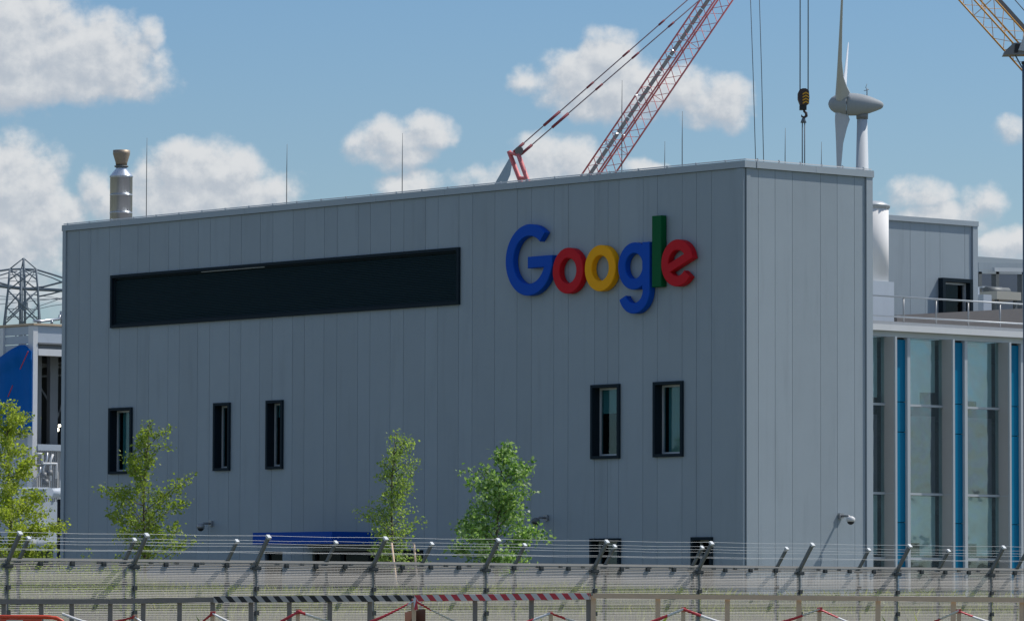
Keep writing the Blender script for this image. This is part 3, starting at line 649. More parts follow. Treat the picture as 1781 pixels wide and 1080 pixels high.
# pipework in front of the hall
pw = tag(empty('pipework', hY(80, 850, 1.)), 'white pipes and valves on a rack below the open bay at far left', 'pipes')
for (pts, r, m_) in (([(62, 789), (73, 789), (74, 806), (98, 806), (98, 832)], .07, WHITE), ([(76, 832), (76, 812), (82, 800), (82, 787)], .05, SILV), ([(88, 836), (88, 800), (92, 790)], .06, WHITE), ([(64, 830), (70, 820), (70, 812)], .04, SILV), ([(50, 808), (96, 808)], .04, GREYM)):
    mb = MB(); mb.tube([hY(*q, .8) for q in pts], r*.7, 8); part(mb, 'pipe', m_, pw)
for q in ((76, 826), (86, 822), (79, 838)): p = hY(*q, .75); mb = MB(); mb.tube([p-Vector((0, 0, .09)), p+Vector((0, 0, .09))], .11, 8); part(mb, 'valve', GREYM, pw)
mb = MB(); mb.tube([hX(-60, 858, 2.), hX(40, 856, 2.), hX(86, 856, 2.)], .17, 14); mb.tube([hY(70, 858, 1.2), hY(118, 856, 1.2)], .17, 14); tag(mb.obj('large_pipe', PALE), 'fat pale pipe running level behind the leftmost tree', 'pipe')
mb = MB()
for k in range(14): p = hY(66+k*3.6, 852, .3); mb.box((p.x, p.y-.01, zpb-.2), (p.x+.03, p.y+.02, zdk2))
rk = mb.obj('pipe_rack', GREYM); tag(rk, 'grid of thin upright bars behind the pipes of the far left hall', 'rack')
# low outbuilding and downpipe at the left end of the office
lo = tag(empty('low_annex', at_Y(70, 960, 3.)), 'low pale annex with one dark window strip at the foot of the office left end', 'building')
a = at_Y(20, 930, 3.); b = at_Y(103, 930, 3.)
mb = MB(); mb.box((a.x-6, 3.0, 0), (WX-.04, 6, at_Y(60, 944, 3.).z)); part(mb, 'wall', PALE, lo)
mb = MB(); q0 = at_Y(32, 965, 2.98); q1 = at_Y(91, 965, 2.98); mb.box((q0.x, 2.97, at_Y(60, 990, 2.97).z), (q1.x, 2.998, at_Y(60, 957, 2.97).z)); part(mb, 'window', DARK, lo)
dpx = at_Y(102.5, 930, .12)
mb = MB(); mb.tube([(dpx.x, .12, .1), (dpx.x, .12, at_Y(102, 868, .12).z)], .065, 8); tag(mb.obj('downpipe', BLK), 'black downpipe beside the left corner of the grey office', 'pipe')

# ------------------------------------------------------------------ trees
def tree(name, base, top_z, prof, seed, leafm, nleaf, lsize, label, cat='tree', trunk_r=.05, lean=0., nb=60, dens_low=1.):
    """prof: list of (height fraction, half width left, half width right) in metres"""
    R_ = random.Random(seed); t = tag(empty(name, base), label, cat, 'young trees between fence and office')
    h = top_z-base.z; pts = []; rad = []
    for i in range(9):
        f = i/8; pts.append(base+Vector((0, 0, h*f*.97))+RH*(lean*f+.05*math.sin(f*9+seed))+FH*.05*math.cos(f*7+seed)); rad.append(trunk_r*(1-f)**.8+.006)
    mb = MB(); mb.tube(pts, rad, 8); tr = part(mb, 'trunk', BARK, t)
    def tp(f): f = max(0, min(.999, f))*8; i = int(f); return pts[i].lerp(pts[i+1], f-i)
    fr = [p[0] for p in prof]; hl = [p[1] for p in prof]; hr = [p[2] for p in prof]
    tips = []; bm_ = MB()
    for i in range(nb):
        f = fr[0]+(fr[-1]-fr[0])*((i+R_.random())/nb)**dens_low
        th = R_.random()*2*math.pi; c_ = math.cos(th); wd = (np.interp(f, fr, hr) if c_ > 0 else np.interp(f, fr, hl))
        L = wd*(R_.uniform(.5, 1.22))
        rise = L*R_.uniform(.25, .9)*(1 if f < .75 else 1.3)
        p0 = tp(max(.08, f-rise/h)); p3 = p0+(RH*c_+FH*math.sin(th))*L*(1 if abs(c_) > .3 else .9)+Vector((0, 0, rise))
        if p3.z > base.z+h: p3.z = base.z+h*R_.uniform(.93, 1)
        mid = p0.lerp(p3, .5)+Vector((R_.uniform(-.1, .1), R_.uniform(-.1, .1), R_.uniform(-.05, .12)))*min(1, L)
        bm_.tube([p0, mid, p3], [.014, .008, .003], 4, cap=False); tips.append((p0, mid, p3, L))
        for s_ in range(3):
            g_ = R_.uniform(.35, .95); q = (p0.lerp(mid, g_*2) if g_ < .5 else mid.lerp(p3, g_*2-1)); e_ = q+Vector((R_.gauss(0, 1), R_.gauss(0, 1), R_.uniform(.1, 1.2)))*.2*min(1, L+.2)
            bm_.tube([q, e_], [.005, .002], 3, cap=False); tips.append((q, q.lerp(e_, .5), e_, L*.4))
    part(bm_, 'branches', BARK, t, kind=None)
    vs = np.zeros((nleaf*4, 3)); wts = [x[3]+.12 for x in tips]
    ch_ = R_.choices(range(len(tips)), weights=wts, k=nleaf)
    for i in range(nleaf):
        p0, mid, p3, L = tips[ch_[i]]; g_ = R_.random()**.45
        q = (p0.lerp(mid, g_*2) if g_ < .5 else mid.lerp(p3, g_*2-1)); sp_ = .085
        q = q+Vector((R_.gauss(0, sp_), R_.gauss(0, sp_), R_.gauss(0, sp_)))
        d = Vector((R_.gauss(0, 1), R_.gauss(0, 1), R_.gauss(-.3, .8))).normalized(); n_ = Vector((R_.gauss(0, 1), R_.gauss(0, 1), R_.gauss(.6, 1))).normalized()
        s_ = d.cross(n_).normalized(); ls = lsize*R_.uniform(.6, 1.25)
        vs[i*4] = q; vs[i*4+1] = q+d*ls*.5+s_*ls*.33; vs[i*4+2] = q+d*ls; vs[i*4+3] = q+d*ls*.5-s_*ls*.33+n_*ls*.12
    me = bpy.data.meshes.new('crown'); me.from_pydata((vs-np.array(base)).tolist(), [], [(4*i, 4*i+1, 4*i+2, 4*i+3) for i in range(nleaf)])
    me.materials.append(leafm); o = bpy.data.objects.new('crown', me); COL.objects.link(o); o.parent = t
    return t
LA = leafmat('leaf_yellow_green', [(.26, .34, .03), (.46, .54, .04), (.66, .70, .08), (.56, .60, .18)], .62)
LBm = leafmat('leaf_silver_green', [(.20, .28, .07), (.38, .46, .12), (.58, .62, .36), (.36, .44, .09)], .58)
LC = leafmat('leaf_olive', [(.20, .32, .07), (.34, .47, .11), (.50, .60, .20), (.44, .52, .22)], .58)
LD = leafmat('leaf_fresh_green', [(.09, .22, .03), (.18, .38, .05), (.30, .50, .09), (.48, .62, .34)], .54)
def tbase(px, Y): p = at_Y(px, 1058, Y); return Vector((p.x, p.y, ground(p.x, p.y)-.05))
def prof_px(px0, rows, base, top):  # rows: (py, x_left, x_right) -> metres about the trunk
    d = depth(base); k = d/FPX; h = top-base.z; out = []
    for (py, a, b) in rows: z = 1.7+(1058-py)*k; out.append(((z-base.z)/h, (px0-a)*k, (b-px0)*k))
    return out
for (px, Yt, ptop, rows, seed, lm, nl, ls, lab, tr_, lean) in (
    (14, -13, 690, [(975, -60, 70), (930, -75, 98), (880, -80, 108), (830, -70, 92), (790, -60, 72), (750, -50, 74), (715, -30, 62), (692, -10, 18)], 3, LA, 13500, .095, 'bright yellow-green young tree at the far left edge', .07, 0.),
    (245, -13, 722, [(965, 205, 290), (930, 190, 325), (880, 182, 330), (845, 175, 322), (810, 200, 318), (780, 205, 290), (755, 215, 285), (722, 250, 270)], 11, LBm, 5200, .095, 'airy pale green young tree in front of the leftmost office window', .05, .16),
    (678, -13, 740, [(972, 640, 735), (930, 630, 742), (890, 633, 730), (860, 645, 715), (820, 655, 715), (785, 662, 725), (742, 688, 718)], 23, LC, 4000, .082, 'thin olive coloured young tree at the right end of the blue canopy', .045, .1),
    (862, -13, 762, [(972, 790, 935), (930, 780, 948), (890, 778, 935), (860, 780, 925), (830, 800, 925), (800, 820, 912), (775, 850, 900), (762, 870, 885)], 31, LD, 6300, .112, 'full fresh green young tree right of the blue canopy', .055, .1)):
    b_ = tbase(px, Yt); tz = 1.7+(1058-ptop)*depth(b_)/FPX
    tree('young_tree', b_, tz, prof_px(px, rows, b_, tz), seed, lm, nl, ls, lab, 'tree', tr_, lean, 54)
# two pale support stakes right of the thin tree
for (x0_, y0_, x1_, y1_, lab) in ((681, 944, 686, 985, 'left one of two pale stakes beside the thin olive tree'), (719.5, 944, 724, 985, 'right one of two pale stakes beside the thin olive tree')):
    a = at_Y(x0_, y0_, -15); b = at_Y(x1_, y1_, -15); d_ = (b-a).normalized(); bb_ = b+d_*(b.z/abs(d_.z)-ground(b.x, b.y))
    mb = MB(); mb.tube([bb_, a], .028, 6); tag(mb.obj('tree_stake', WOODN), lab, 'stake')

# ------------------------------------------------------------------ grass, scrub
GR = leafmat('grass_blades', [(.18, .25, .04), (.32, .38, .08), (.46, .48, .16), (.55, .52, .30)], .5)
def blades(name, n, fn, h0, h1, wd, m_, seed, label, cat):
    R_ = random.Random(seed); vs = []; fs = []
    for i in range(n):
        x, y, z = fn(R_); h = R_.uniform(h0, h1); th = R_.random()*6.28; dx, dy = math.cos(th)*wd, math.sin(th)*wd; lx, ly = R_.gauss(0, .3)*h, R_.gauss(0, .3)*h
        o = len(vs); vs += [(x-dx, y-dy, z-.05), (x+dx, y+dy, z-.05), (x+lx*.4+dx*.5, y+ly*.4+dy*.5, z+h*.6), (x+lx, y+ly, z+h)]; fs += [(o, o+1, o+2), (o, o+2, o+3)]
    me = bpy.data.meshes.new(name); me.from_pydata(vs, [], fs); me.materials.append(m_); o = bpy.data.objects.new(name, me); COL.objects.link(o)
    return tag(o, label, cat, kind='stuff')
def on_mound(R_):
    a = 114.5+R_.gauss(-1.2, 1.6); l = R_.uniform(-17, 17); p = CAM+FH*a+RH*l; return p.x, p.y, ground(p.x, p.y)
blades('mound_grass', 42000, on_mound, .12, .42, .012, GR, 5, 'rough yellowish grass covering the mound behind the fences', 'grass')
def on_flat(R_):
    a = R_.uniform(74, 112); l = R_.uniform(-16, 16); p = CAM+FH*a+RH*l; return p.x, p.y, ground(p.x, p.y)
blades('flat_grass', 16000, on_flat, .15, .5, .014, GR, 6, 'rough grass on the strip between the two fences', 'grass')
def on_bank(R_):
    a = 66+R_.gauss(0, 1.2); l = R_.choice([-6.2, -5.7, -3.7, -2., .6, 2.3, 4.4, 5.6, -4.7, 1.5])+R_.gauss(0, .3); p = CAM+FH*a+RH*l; return p.x, p.y, ground(p.x, p.y)
blades('bank_grass', 2600, on_bank, .4, .95, .007, GR, 8, 'tall dry grass stalks on the bank by the stakes', 'grass')
# scrub on the mound at the left
SH = leafmat('scrub_leaf', [(.24, .33, .06), (.38, .46, .10), (.52, .56, .20)], .55)
SHLAB = ['widest pale green shrub on the mound below the leftmost tree', 'pale green shrub on the mound left of the second fence post', 'small pale shrub on the mound under the second tree', 'low pale shrub on the mound at the left edge']
for i, (px, a, zt_, r) in enumerate(((75, 112.4, 2.85, .9), (150, 112.6, 2.72, .75), (205, 112.8, 2.6, .5), (20, 112.2, 2.7, .6))):
    p = at_D(px, 1000, a); zb_ = ground(p.x, p.y); R_ = random.Random(40+i); t = tag(empty('shrub', (p.x, p.y, zb_)), SHLAB[i], 'shrub', 'shrubs on the mound'); vs = []; fs = []
    hh = zt_-zb_; mb = MB()
    for k in range(22):
        th = R_.random()*6.28; q = Vector((p.x, p.y, zb_))+Vector((math.cos(th)*r*R_.random(), math.sin(th)*r*R_.random(), hh*R_.uniform(.6, 1))); mb.tube([(p.x, p.y, zb_-.05), q], [.012, .004], 4, cap=False)
    part(mb, 'stems', BARK, t)
    for k in range(3200):
        u = Vector((R_.gauss(0, 1), R_.gauss(0, 1), R_.gauss(0, 1))).normalized()*R_.random()**.35; bump_ = 1+.25*math.sin(u.x*7+i)*math.cos(u.y*6)
        q = Vector((p.x+u.x*r*bump_, p.y+u.y*r*bump_, zb_+max(0, (u.z*.6+.45))*hh*bump_*.95)); s_ = .05
        d = Vector((R_.gauss(0, 1), R_.gauss(0, 1), R_.gauss(.4, 1))).normalized()*s_; e_ = d.orthogonal().normalized()*s_*.4
        o_ = len(vs); vs += [q, q+d*.5+e_, q+d, q+d*.5-e_]; fs += [(o_, o_+1, o_+2, o_+3)]
    mb = MB(); mb.add(vs, fs); part(mb, 'foliage', SH, t)

# ------------------------------------------------------------------ the two mesh fences
def fence(X, Y0, n, ztop, pitch_, hw_, wr, name, lab, arm, group, ph):
    z0 = .05; t = tag(empty(name, (X, Y0+pitch_*n/2, 0)), lab, 'fence', group)
    wm = None; parts = {}
    def shared(key, build, m_, nm, parent, loc, kind=None):
        if key not in parts:
            b_ = MB(); build(b_); o = b_.obj(nm, m_, None, origin=(0, 0, 0)); parts[key] = o; o.parent = parent
        else:
            o = parts[key].copy(); COL.objects.link(o); o.parent = parent
        o.location = Vector(loc)-PB[parent.name]; PB[o.name] = Vector(loc)
        if kind: o['kind'] = kind
        return o
    zp = ztop
    def b_wires(b_):
        z = .02; 
        while z < zp-.02: b_.bar((0, .04, z), (0, pitch_-.04, z), wr, wr, up=(1, 0, 1)); z += ph
        y = .06
        while y < pitch_-.04: b_.bar((-wr, y, 0), (-wr, y, zp), wr*.4); y += .076
    def b_post(b_): b_.box((-.055, -.026, -.1), (-.015, .026, zp-.02))
    def b_rail(b_): b_.bar((-.012, .04, zp-.07), (-.012, pitch_-.04, zp-.07), .022, .02)
    def b_cap(b_): b_.box((-.015, .03, zp-.022), (.015, pitch_-.03, zp))
    def b_arm(b_): b_.bar((-.02, 0, zp-.06), (arm[0], 0, zp+arm[1]), .053, .05, up=(0, 1, 0))
    def b_tip(b_): v = Vector((arm[0]+.02, 0, arm[1]+.06)).normalized(); q = Vector((arm[0], 0, zp+arm[1])); b_.bar(q-v*.02+Vector((.0, 0, .004)), q+v*.02, .08, .07, up=(0, 1, 0))
    def b_br(b_): b_.box((-.06, -.09, zp-.14), (.02, .09, zp-.085))
    def b_clip(b_): b_.box((-.012, -.036, -.036), (.035, .036, .036))
    for i in range(n+1):
        y = Y0+i*pitch_
        po = shared('p', b_post, GALVD, 'post', t, (X, y, 0)); 
        shared('br', b_br, CLIPM, 'bracket', t, (X, y, 0)); shared('a', b_arm, GALVD, 'arm', t, (X, y, 0)); shared('t', b_tip, FRAME, 'arm_cap', t, (X, y, 0))  # pale caps put the sunlit ends of the arms into the colour
        for z in (zp-.45, zp-.85, zp-1.25): shared('c', b_clip, CLIPM, 'clip', t, (X, y, z))
        if i < n:
            shared('w', b_wires, WIRE, 'mesh_wires', t, (X, y, 0), 'stuff'); shared('r', b_rail, GALVD, 'rail', t, (X, y, 0)); shared('cp', b_cap, WIRE, 'top_strip', t, (X, y, 0))
            for k in (1, 2, 3):
                for z in (zp-.07, zp-1.25): shared('c', b_clip, CLIPM, 'clip', t, (X, y+pitch_*k/4, z))
    for k, (f, dz) in enumerate(((.98, .0), (.66, .0), (.33, 0.))):
        b_ = MB(); p = Vector((X+arm[0]*f, Y0, zp+arm[1]*f+.03)); pts = []
        for i in range(n+1):
            pts.append(p+Vector((0, pitch_*i, 0)))
            if i < n: pts.append(p+Vector((0, pitch_*(i+.5), -.012)))
        b_.tube(pts, .0033, 4, cap=False); part(b_, 'barbed_wire', FRAME, t)
    return t
fence(34.31, -48.62-2.5*3, 17, 2.47, 2.5, .4, .0070, 'security_fence', 'nearer mesh security fence with outward leaning arms and wire strands', (.32, .40), 'mesh security fences', .028)
XR2 = 23.3; t0 = at_X(412, 944, XR2+.3); t9 = at_X(1650, 958, XR2+.3); p2 = (t9.y-t0.y)/8; zz2 = at_X(900, 979, XR2).z
fence(XR2, t0.y-p2*4, 16, zz2, p2, .4, .0068, 'security_fence', 'farther mesh security fence with shorter looking arms, behind the nearer one', (.30, .36), 'mesh security fences', .030)

# ------------------------------------------------------------------ timber railings, tape, stakes
def dline(px): return np.interp(px, [-60, 1028, 1900], [75.5, 72., 71.])
def rp(px, py, dd=0.): return at_D(px, py, float(dline(px))+dd)
def railing(name, xs, ys, m_, lab, rh=.075):
    p0 = rp(xs[0], 1050); t = tag(empty(name, (p0.x, p0.y, ground(p0.x, p0.y))), lab, 'railing')
    for i, x in enumerate(xs):
        p = rp(x, np.interp(x, ys[0], ys[1]), .06); g_ = ground(p.x, p.y)-.1; mb = MB(); rr = random.Random(int(x)); mb.bar((p.x, p.y, g_), Vector((p.x, p.y, p.z-.03))+RH*rr.uniform(-.02, .02), .07, .05, up=tuple(FH)); part(mb, 'post', m_, t)
    cuts = xs[::4]+([xs[-1]] if (len(xs)-1) % 4 else [])
    for a, b in zip(cuts, cuts[1:]):
        pa = rp(a+.3, np.interp(a, *ys)); pb = rp(b-.3, np.interp(b, *ys)); mb = MB(); mb.bar(pa-Vector((0, 0, rh/2)), pb-Vector((0, 0, rh/2)), .05, rh); part(mb, 'rail', m_, t)
    return t
YL = ([-60, 0, 200, 372, 720, 1028], [1041.5, 1041.5, 1041, 1037.5, 1035, 1031.5]); YR = ([1028, 1300, 1781, 1900], [1031.5, 1034, 1038.5, 1040])
railing('timber_railing', [-55, 8, 73, 127, 191, 248, 312, 371, 438, 505, 573, 643, 721, 827, 923, 1025], YL, WOODW, 'weathered grey timber railing on the left, its rail partly wrapped in striped tape')
railing('timber_railing', [1031, 1143.5, 1263, 1391, 1526.5, 1656, 1777, 1895], YR, WOODN, 'fresh pale pine railing on the right half of the foreground', .07)
def tapewrap(a, b, m_, lab, h=.085):
    pa = rp(a, np.interp(a, *YL), -.01); pb = rp(b, np.interp(b, *YL), -.01); t = (pb-pa); L = t.length
    # two lengths following the rail, slightly creased
    mb = MB(); n = 30; vs = []
    for i in range(n+1):
        s_ = L*i/n; c_ = .004*math.sin(i*2.3)
        for (yy, zz_) in ((-.034+c_, .008), (.034, .008), (.034, -h), (-.034+c_, -h-.004*math.sin(i*1.7))): vs.append((s_, yy, zz_))
    fs = []
    for i in range(n):
        for k in range(4): k2 = (k+1) % 4; fs.append((i*4+k, (i+1)*4+k, (i+1)*4+k2, i*4+k2))
    mb.add(vs, fs); o = mb.obj('striped_tape', m_, None, origin=(0, 0, 0)); u = t.normalized(); v = UZ.cross(u).normalized(); z_ = u.cross(v)
    Mx = Matrix.Identity(4)
    for i in range(3): Mx[i][0] = u[i]; Mx[i][1] = v[i]; Mx[i][2] = z_[i]; Mx[i][3] = pa[i]
    o.matrix_world = Mx; tag(o, lab, 'tape')
p_ = [371, 721, 1026]
# wrapped on each stretch between the rail's cuts, so that the tape follows the rail
tapewrap(373, 719, TAPEB, 'black and white striped tape wrapped along the weathered rail')
tapewrap(722, 1026, TAPER, 'red and white striped tape wrapped along the weathered rail')
# stakes with slack tape
DS = 68.
stk = [(235, 1068), (370, 1062), (519.5, 1059), (720.5, 1040), (957, 1062), (1188.5, 1055), (1425.5, 1055), (1667, 1058)]
SLAB = ['stake below the second fence post at left, orange tape round it', 'stake at the left end of the black striped tape', 'stake standing between the stripes and the brown board', 'tallest stake, standing in front of the brown board',
        'stake under the middle of the red striped tape', 'stake left of the middle of the pine railing', 'stake at the middle of the pine railing', 'rightmost stake, near the right edge']
heads = []
for i, (x, y) in enumerate(stk):
    p = at_D(x, y, DS); g_ = ground(p.x, p.y)-.12; R_ = random.Random(i+70)
    t = tag(empty('marker_stake', (p.x, p.y, g_)), 'wooden '+SLAB[i], 'stake', 'wooden stakes carrying slack tape')
    mb = MB(); mb.bar((p.x, p.y, g_), (p.x+R_.uniform(-.02, .02), p.y, p.z), .055, .045, up=tuple(FH)); part(mb, 'post', WOODN, t)
    mb = MB(); q = Vector((p.x, p.y, p.z-.03)); 
    for k in range(2): mb.bar(q+Vector((0, 0, -.02*k))-RH*.034, q+Vector((0, 0, .015-.03*k))+RH*.036, .064, .025, up=(0, 0, 1))
    part(mb, 'knot', mat('knot_red', (.6, .06, .06), .6) if 'knot_red' not in MATS else MATS['knot_red'], t); heads.append(q-(FH*.04))
L0 = at_D(108, 1067, DS); Lr = at_D(1900, 1062, DS)
chain = [L0]+heads+[Lr]
TL = ['from the orange barrier to the first stake', 'between the first and second stake from the left', 'between the second and third stake from the left', 'left of the brown board', 'right of the brown board', 'under the join of the two railings',
      'below the middle of the pine railing', 'between the last two stakes at right', 'at the right edge of the foreground']
for i, (a, b) in enumerate(zip(chain, chain[1:])):
    n = 16; sag = (.28 if i else .12)+.04*math.sin(i*2.); vs = []; 
    L = (b-a).length
    for k in range(n+1):
        f = k/n; p = a.lerp(b, f)-Vector((0, 0, sag*(1-abs(2*f-1)**1.4)))
        tw = .9*math.sin(f*5+i); o_ = (UZ*math.cos(tw)+FH*math.sin(tw))*.021
        vs += [p-o_, p+o_, p+o_+FH*.004, p-o_+FH*.004]
    fs = []
    for k in range(n):
        for j in range(4): j2 = (j+1) % 4; fs.append((k*4+j, (k+1)*4+j, (k+1)*4+j2, k*4+j2))
    mb = MB(); mb.add(vs, fs, True); o = mb.obj('slack_tape', TAPET, None); tag(o, 'slack red and white barrier tape '+TL[i], 'tape', 'slack barrier tapes')
mb = MB(); a = at_D(721.5, 1040, DS-.05); b = at_D(724, 1060, DS-.08)
mb.bar(a, b, .05, .01, up=tuple(FH)); tag(mb.obj('tape_end', TAPET), 'short loose end of red and white tape hanging above the brown board', 'tape')
# brown boards at the tall stake
pb = at_D(721, 1062, DS+.3); t = tag(empty('brown_board', (pb.x, pb.y, .5)), 'dark brown folded board standing behind the tallest stake', 'board')
a = at_D(704, 1064, DS+.25); b = at_D(722, 1060.5, DS+.45); c_ = at_D(740, 1059, DS+.25)
for (p, q) in ((a, b), (b+RH*.01, c_)):
    g_ = ground(p.x, p.y); mb = MB(); mb.prism([(p.x, p.y, g_), (q.x, q.y, g_), (q.x, q.y, q.z), (p.x, p.y, p.z)], FH*.03); part(mb, 'leaf', BROWN, t)
# orange barrier
DB = 66.; t = tag(empty('plastic_barrier', at_D(40, 1080, DB)-UZ*.9), 'orange plastic barrier with a white reflective panel at the bottom left corner', 'barrier')
zt_ = at_D(40, 1068.5, DB).z; zz_ = ground(PB[t.name].x, PB[t.name].y)
path = [at_D(-120, 1068.5, DB), at_D(80, 1069, DB), at_D(98, 1071, DB), at_D(108, 1076, DB), at_D(112, 1086, DB)]; path.append(Vector((path[-1].x, path[-1].y, zz_)))
mb = MB(); mb.tube([p-UZ*.025 for p in path[:-1]]+[path[-1]], .026, 8); part(mb, 'frame', ORNG, t)
p = at_D(-120, 1073, DB); q = at_D(73, 1073, DB); mb = MB(); mb.bar(Vector((p.x, p.y, zt_-.15)), Vector((q.x, q.y, zt_-.15)), .03, .19); part(mb, 'board', ORNG, t)
p = at_D(11, 1073, DB-.03); q = at_D(40, 1073, DB-.03); mb = MB(); mb.bar(Vector((p.x, p.y, zt_-.155)), Vector((q.x, q.y, zt_-.155)), .012, .17); part(mb, 'reflective_panel', REFL, t)
p = at_D(-120, 1099, DB); q = at_D(108, 1099, DB); mb = MB(); mb.bar(p, q, .04, .05); part(mb, 'lower_bar', ORNG, t)

# ------------------------------------------------------------------ cranes
def lattice(t, P0, P1, e1, e2, L1, L2, bay, rc, rl, m_, twist=0., name='chord'):
    """a lattice girder of four chords laid round the axis P0-P1"""
    ax = (P1-P0); L = ax.length; n = max(1, int(L/bay)); offs = [e1*L1, e2*L2, -e1*L1, -e2*L2]
    for o_ in offs: b_ = MB(); b_.tube([P0+o_, P1+o_], rc, 6); part(b_, name, m_, t)
    b_ = MB()
    for k in range(4):
        oa, ob = offs[k], offs[(k+1) % 4]
        for i in range(n):
            a = P0+ax*(i/n); b = P0+ax*((i+.5)/n); c = P0+ax*((i+1)/n)
            b_.tube([a+oa, b+ob], rl, 4, cap=False); b_.tube([b+ob, c+oa], rl, 4, cap=False)
            if k < 2 and i % 3 == 0: b_.tube([a+oa, a+offs[(k+2) % 4]], rl, 4, cap=False)
    part(b_, 'lacing', m_, t, kind='stuff')
DCR = 260.
def cr(px, py, dd=0.): return at_D(px, py, DCR+dd)
piv = cr(948, 440); tip = cr(1404, -232)
rc_ = tag(empty('red_crane', (piv.x, piv.y, 0)), 'red luffing tower crane whose lattice jib slants up behind the office roof', 'crane')
ax = (tip-piv).normalized(); e1 = ax.cross(FH).normalized(); e2 = e1.cross(ax).normalized()
lattice(rc_, piv, tip, e1, (e2*.99-e1*.05).normalized(), .70, .70, 1.1, .045, .018, RED)
# walkway inside the jib, in short lengths, and added plates tilted to glint sunlight
for i in range(24):
    a = piv.lerp(tip, .02+i/25.); b = piv.lerp(tip, .02+(i+.96)/25.); mb = MB(); mb.bar(a+e1*.36, b+e1*.36, .20, .03, up=tuple(e2)); part(mb, 'walkway', WALK, rc_)
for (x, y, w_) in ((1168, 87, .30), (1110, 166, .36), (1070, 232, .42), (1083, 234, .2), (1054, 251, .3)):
    p = cr(x, y, -.9); mb = MB(); hv = (SUN+(CAM-p).normalized()).normalized(); wd_ = hv.cross(UZ).normalized(); mb.bar(p-wd_*w_/2, p+wd_*w_/2, .09, .02, up=tuple(hv)); part(mb, 'tread_plate', GLINT, rc_)
# A-frame
af = cr(903, 262); f1 = (cr(885, 263, .4), cr(906, 318, .4)); f2 = (cr(901, 268, -.4), cr(919, 318, -.4))
for (a, b) in (f1, f2):
    d_ = (b-a); mb = MB(); mb.tube([a, a+d_*3.1], .12, 8); part(mb, 'frame_leg', RED, rc_)
for f in (.05, .85, 1.8, 2.6): mb = MB(); mb.tube([f1[0]+(f1[1]-f1[0])*f, f2[0]+(f2[1]-f2[0])*f], .09, 6); part(mb, 'cross_member', RED, rc_)
mb = MB(); mb.tube([af-FH*.5-UZ*.05, af+FH*.5-UZ*.05], .22, 10); part(mb, 'sheave_block', MATS['roof_upstand'], rc_)
pa = [cr(897, 268, .4), cr(912, 262, .4)]
for j, (s0, s1) in enumerate((((893, 265), (1297, -88)), ((907, 268), (1315, -84)))):
    a = cr(*s0, .4-.8*j); b = cr(*s1, .4-.8*j); mb = MB(); mb.tube([a, b], .030, 6); part(mb, 'pendant', PEND, rc_)
    for f0, f1_ in ((.0, .045), (.13, .20), (.315, .345), (.47, .5), (.625, .65)):
        mb = MB(); mb.tube([a.lerp(b, f0), a.lerp(b, f1_)],   .055 if f0 > .2 else .075, 6); part(mb, 'pendant_link', mat('dull_red_link', (.30, .06, .08), .6) if 'dull_red_link' not in MATS else MATS['dull_red_link'], rc_)
# mast, slewing deck and counterweight
base = Vector((piv.x, piv.y, 0)); lattice(rc_, base, Vector((piv.x, piv.y, piv.z-1.2)), RH, FH, 1.2, 1.2, 1.6, .08, .04, RED, name='mast_chord')
mb = MB(); mb.box((piv.x-2, piv.y-2, piv.z-1.2), (piv.x+2, piv.y+2, piv.z-.7)); part(mb, 'slewing_deck', GREYM, rc_)
mb = MB(); mb.bar(Vector((piv.x, piv.y, piv.z-.9))-RH*5, Vector((piv.x, piv.y, piv.z-.9))+RH*1.5, 2, .4); mb.bar(Vector((piv.x, piv.y, piv.z-1.6))-RH*5, Vector((piv.x, piv.y, piv.z-1.6))-RH*3.2, 2, 1.2); part(mb, 'counterweight', GREYM, rc_)
for (x0_, x1_) in ((1305, 1314.5), (1321, 1328)):
    a = cr(x0_-2.5, -85); b = cr(x1_+1.5, 340); mb = MB(); mb.tube([a, a.lerp(b, .5)+RH*.02, b], .022, 5); part(mb, 'tag_rope', ROPE, rc_)
# hook block
hk = tag(empty('hook_block', cr(1398, 172)), 'crane hook block with yellow and black chevrons hanging on two ropes', 'crane hook')
for x in (1391.5, 1405.5): mb = MB(); mb.tube([cr(x, 160), cr(x+.4, -225)], .030, 6); part(mb, 'rope', ROPE, hk)
def prismD(pts, t_=.5, dd=0., m_=None):
    q = [cr(x, y, dd-t_/2) for x, y in pts]; b_ = MB(); b_.prism(q, FH*t_); return b_
body = [(1391, 156), (1396, 154), (1402, 154), (1407, 158), (1408, 170), (1407, 180), (1403, 183), (1392, 183), (1388, 172), (1388, 162)]
part(prismD(body, .55), 'block_body', mat('hook_dark', (.05, .03, .028), .5), hk)
part(prismD([(1391, 183.2), (1403, 183.2), (1403, 191), (1391, 191)], .45), 'swivel', BLK, hk)
for k in range(4):
    y = 160+k*5.2; part(prismD([(1396, y+3), (1401.7, y), (1407.3, y+3), (1407.3, y+5.6), (1401.7, y+2.6), (1396, y+5.6)], .02, -.30), 'chevron', YPL, hk)
pts = [cr(1398, 191), cr(1398.5, 194), cr(1402, 197), cr(1402.5, 202), cr(1398.5, 205), cr(1394.5, 203), cr(1394, 200)]
mb = MB(); mb.tube(pts, [.05, .06, .075, .08, .07, .05, .02], 8); part(mb, 'hook', MATS['hook_dark'], hk)
mb = MB(); mb.tube([cr(1397.5, 206), cr(1397.5, 214)], [.08, .16], 8); part(mb, 'sling_ring', ROPE, hk)
for x in (1395.5, 1399.6): mb = MB(); mb.tube([cr(x, 212), cr(x-.2, 350)], .030, 6); part(mb, 'sling', ROPE, hk)
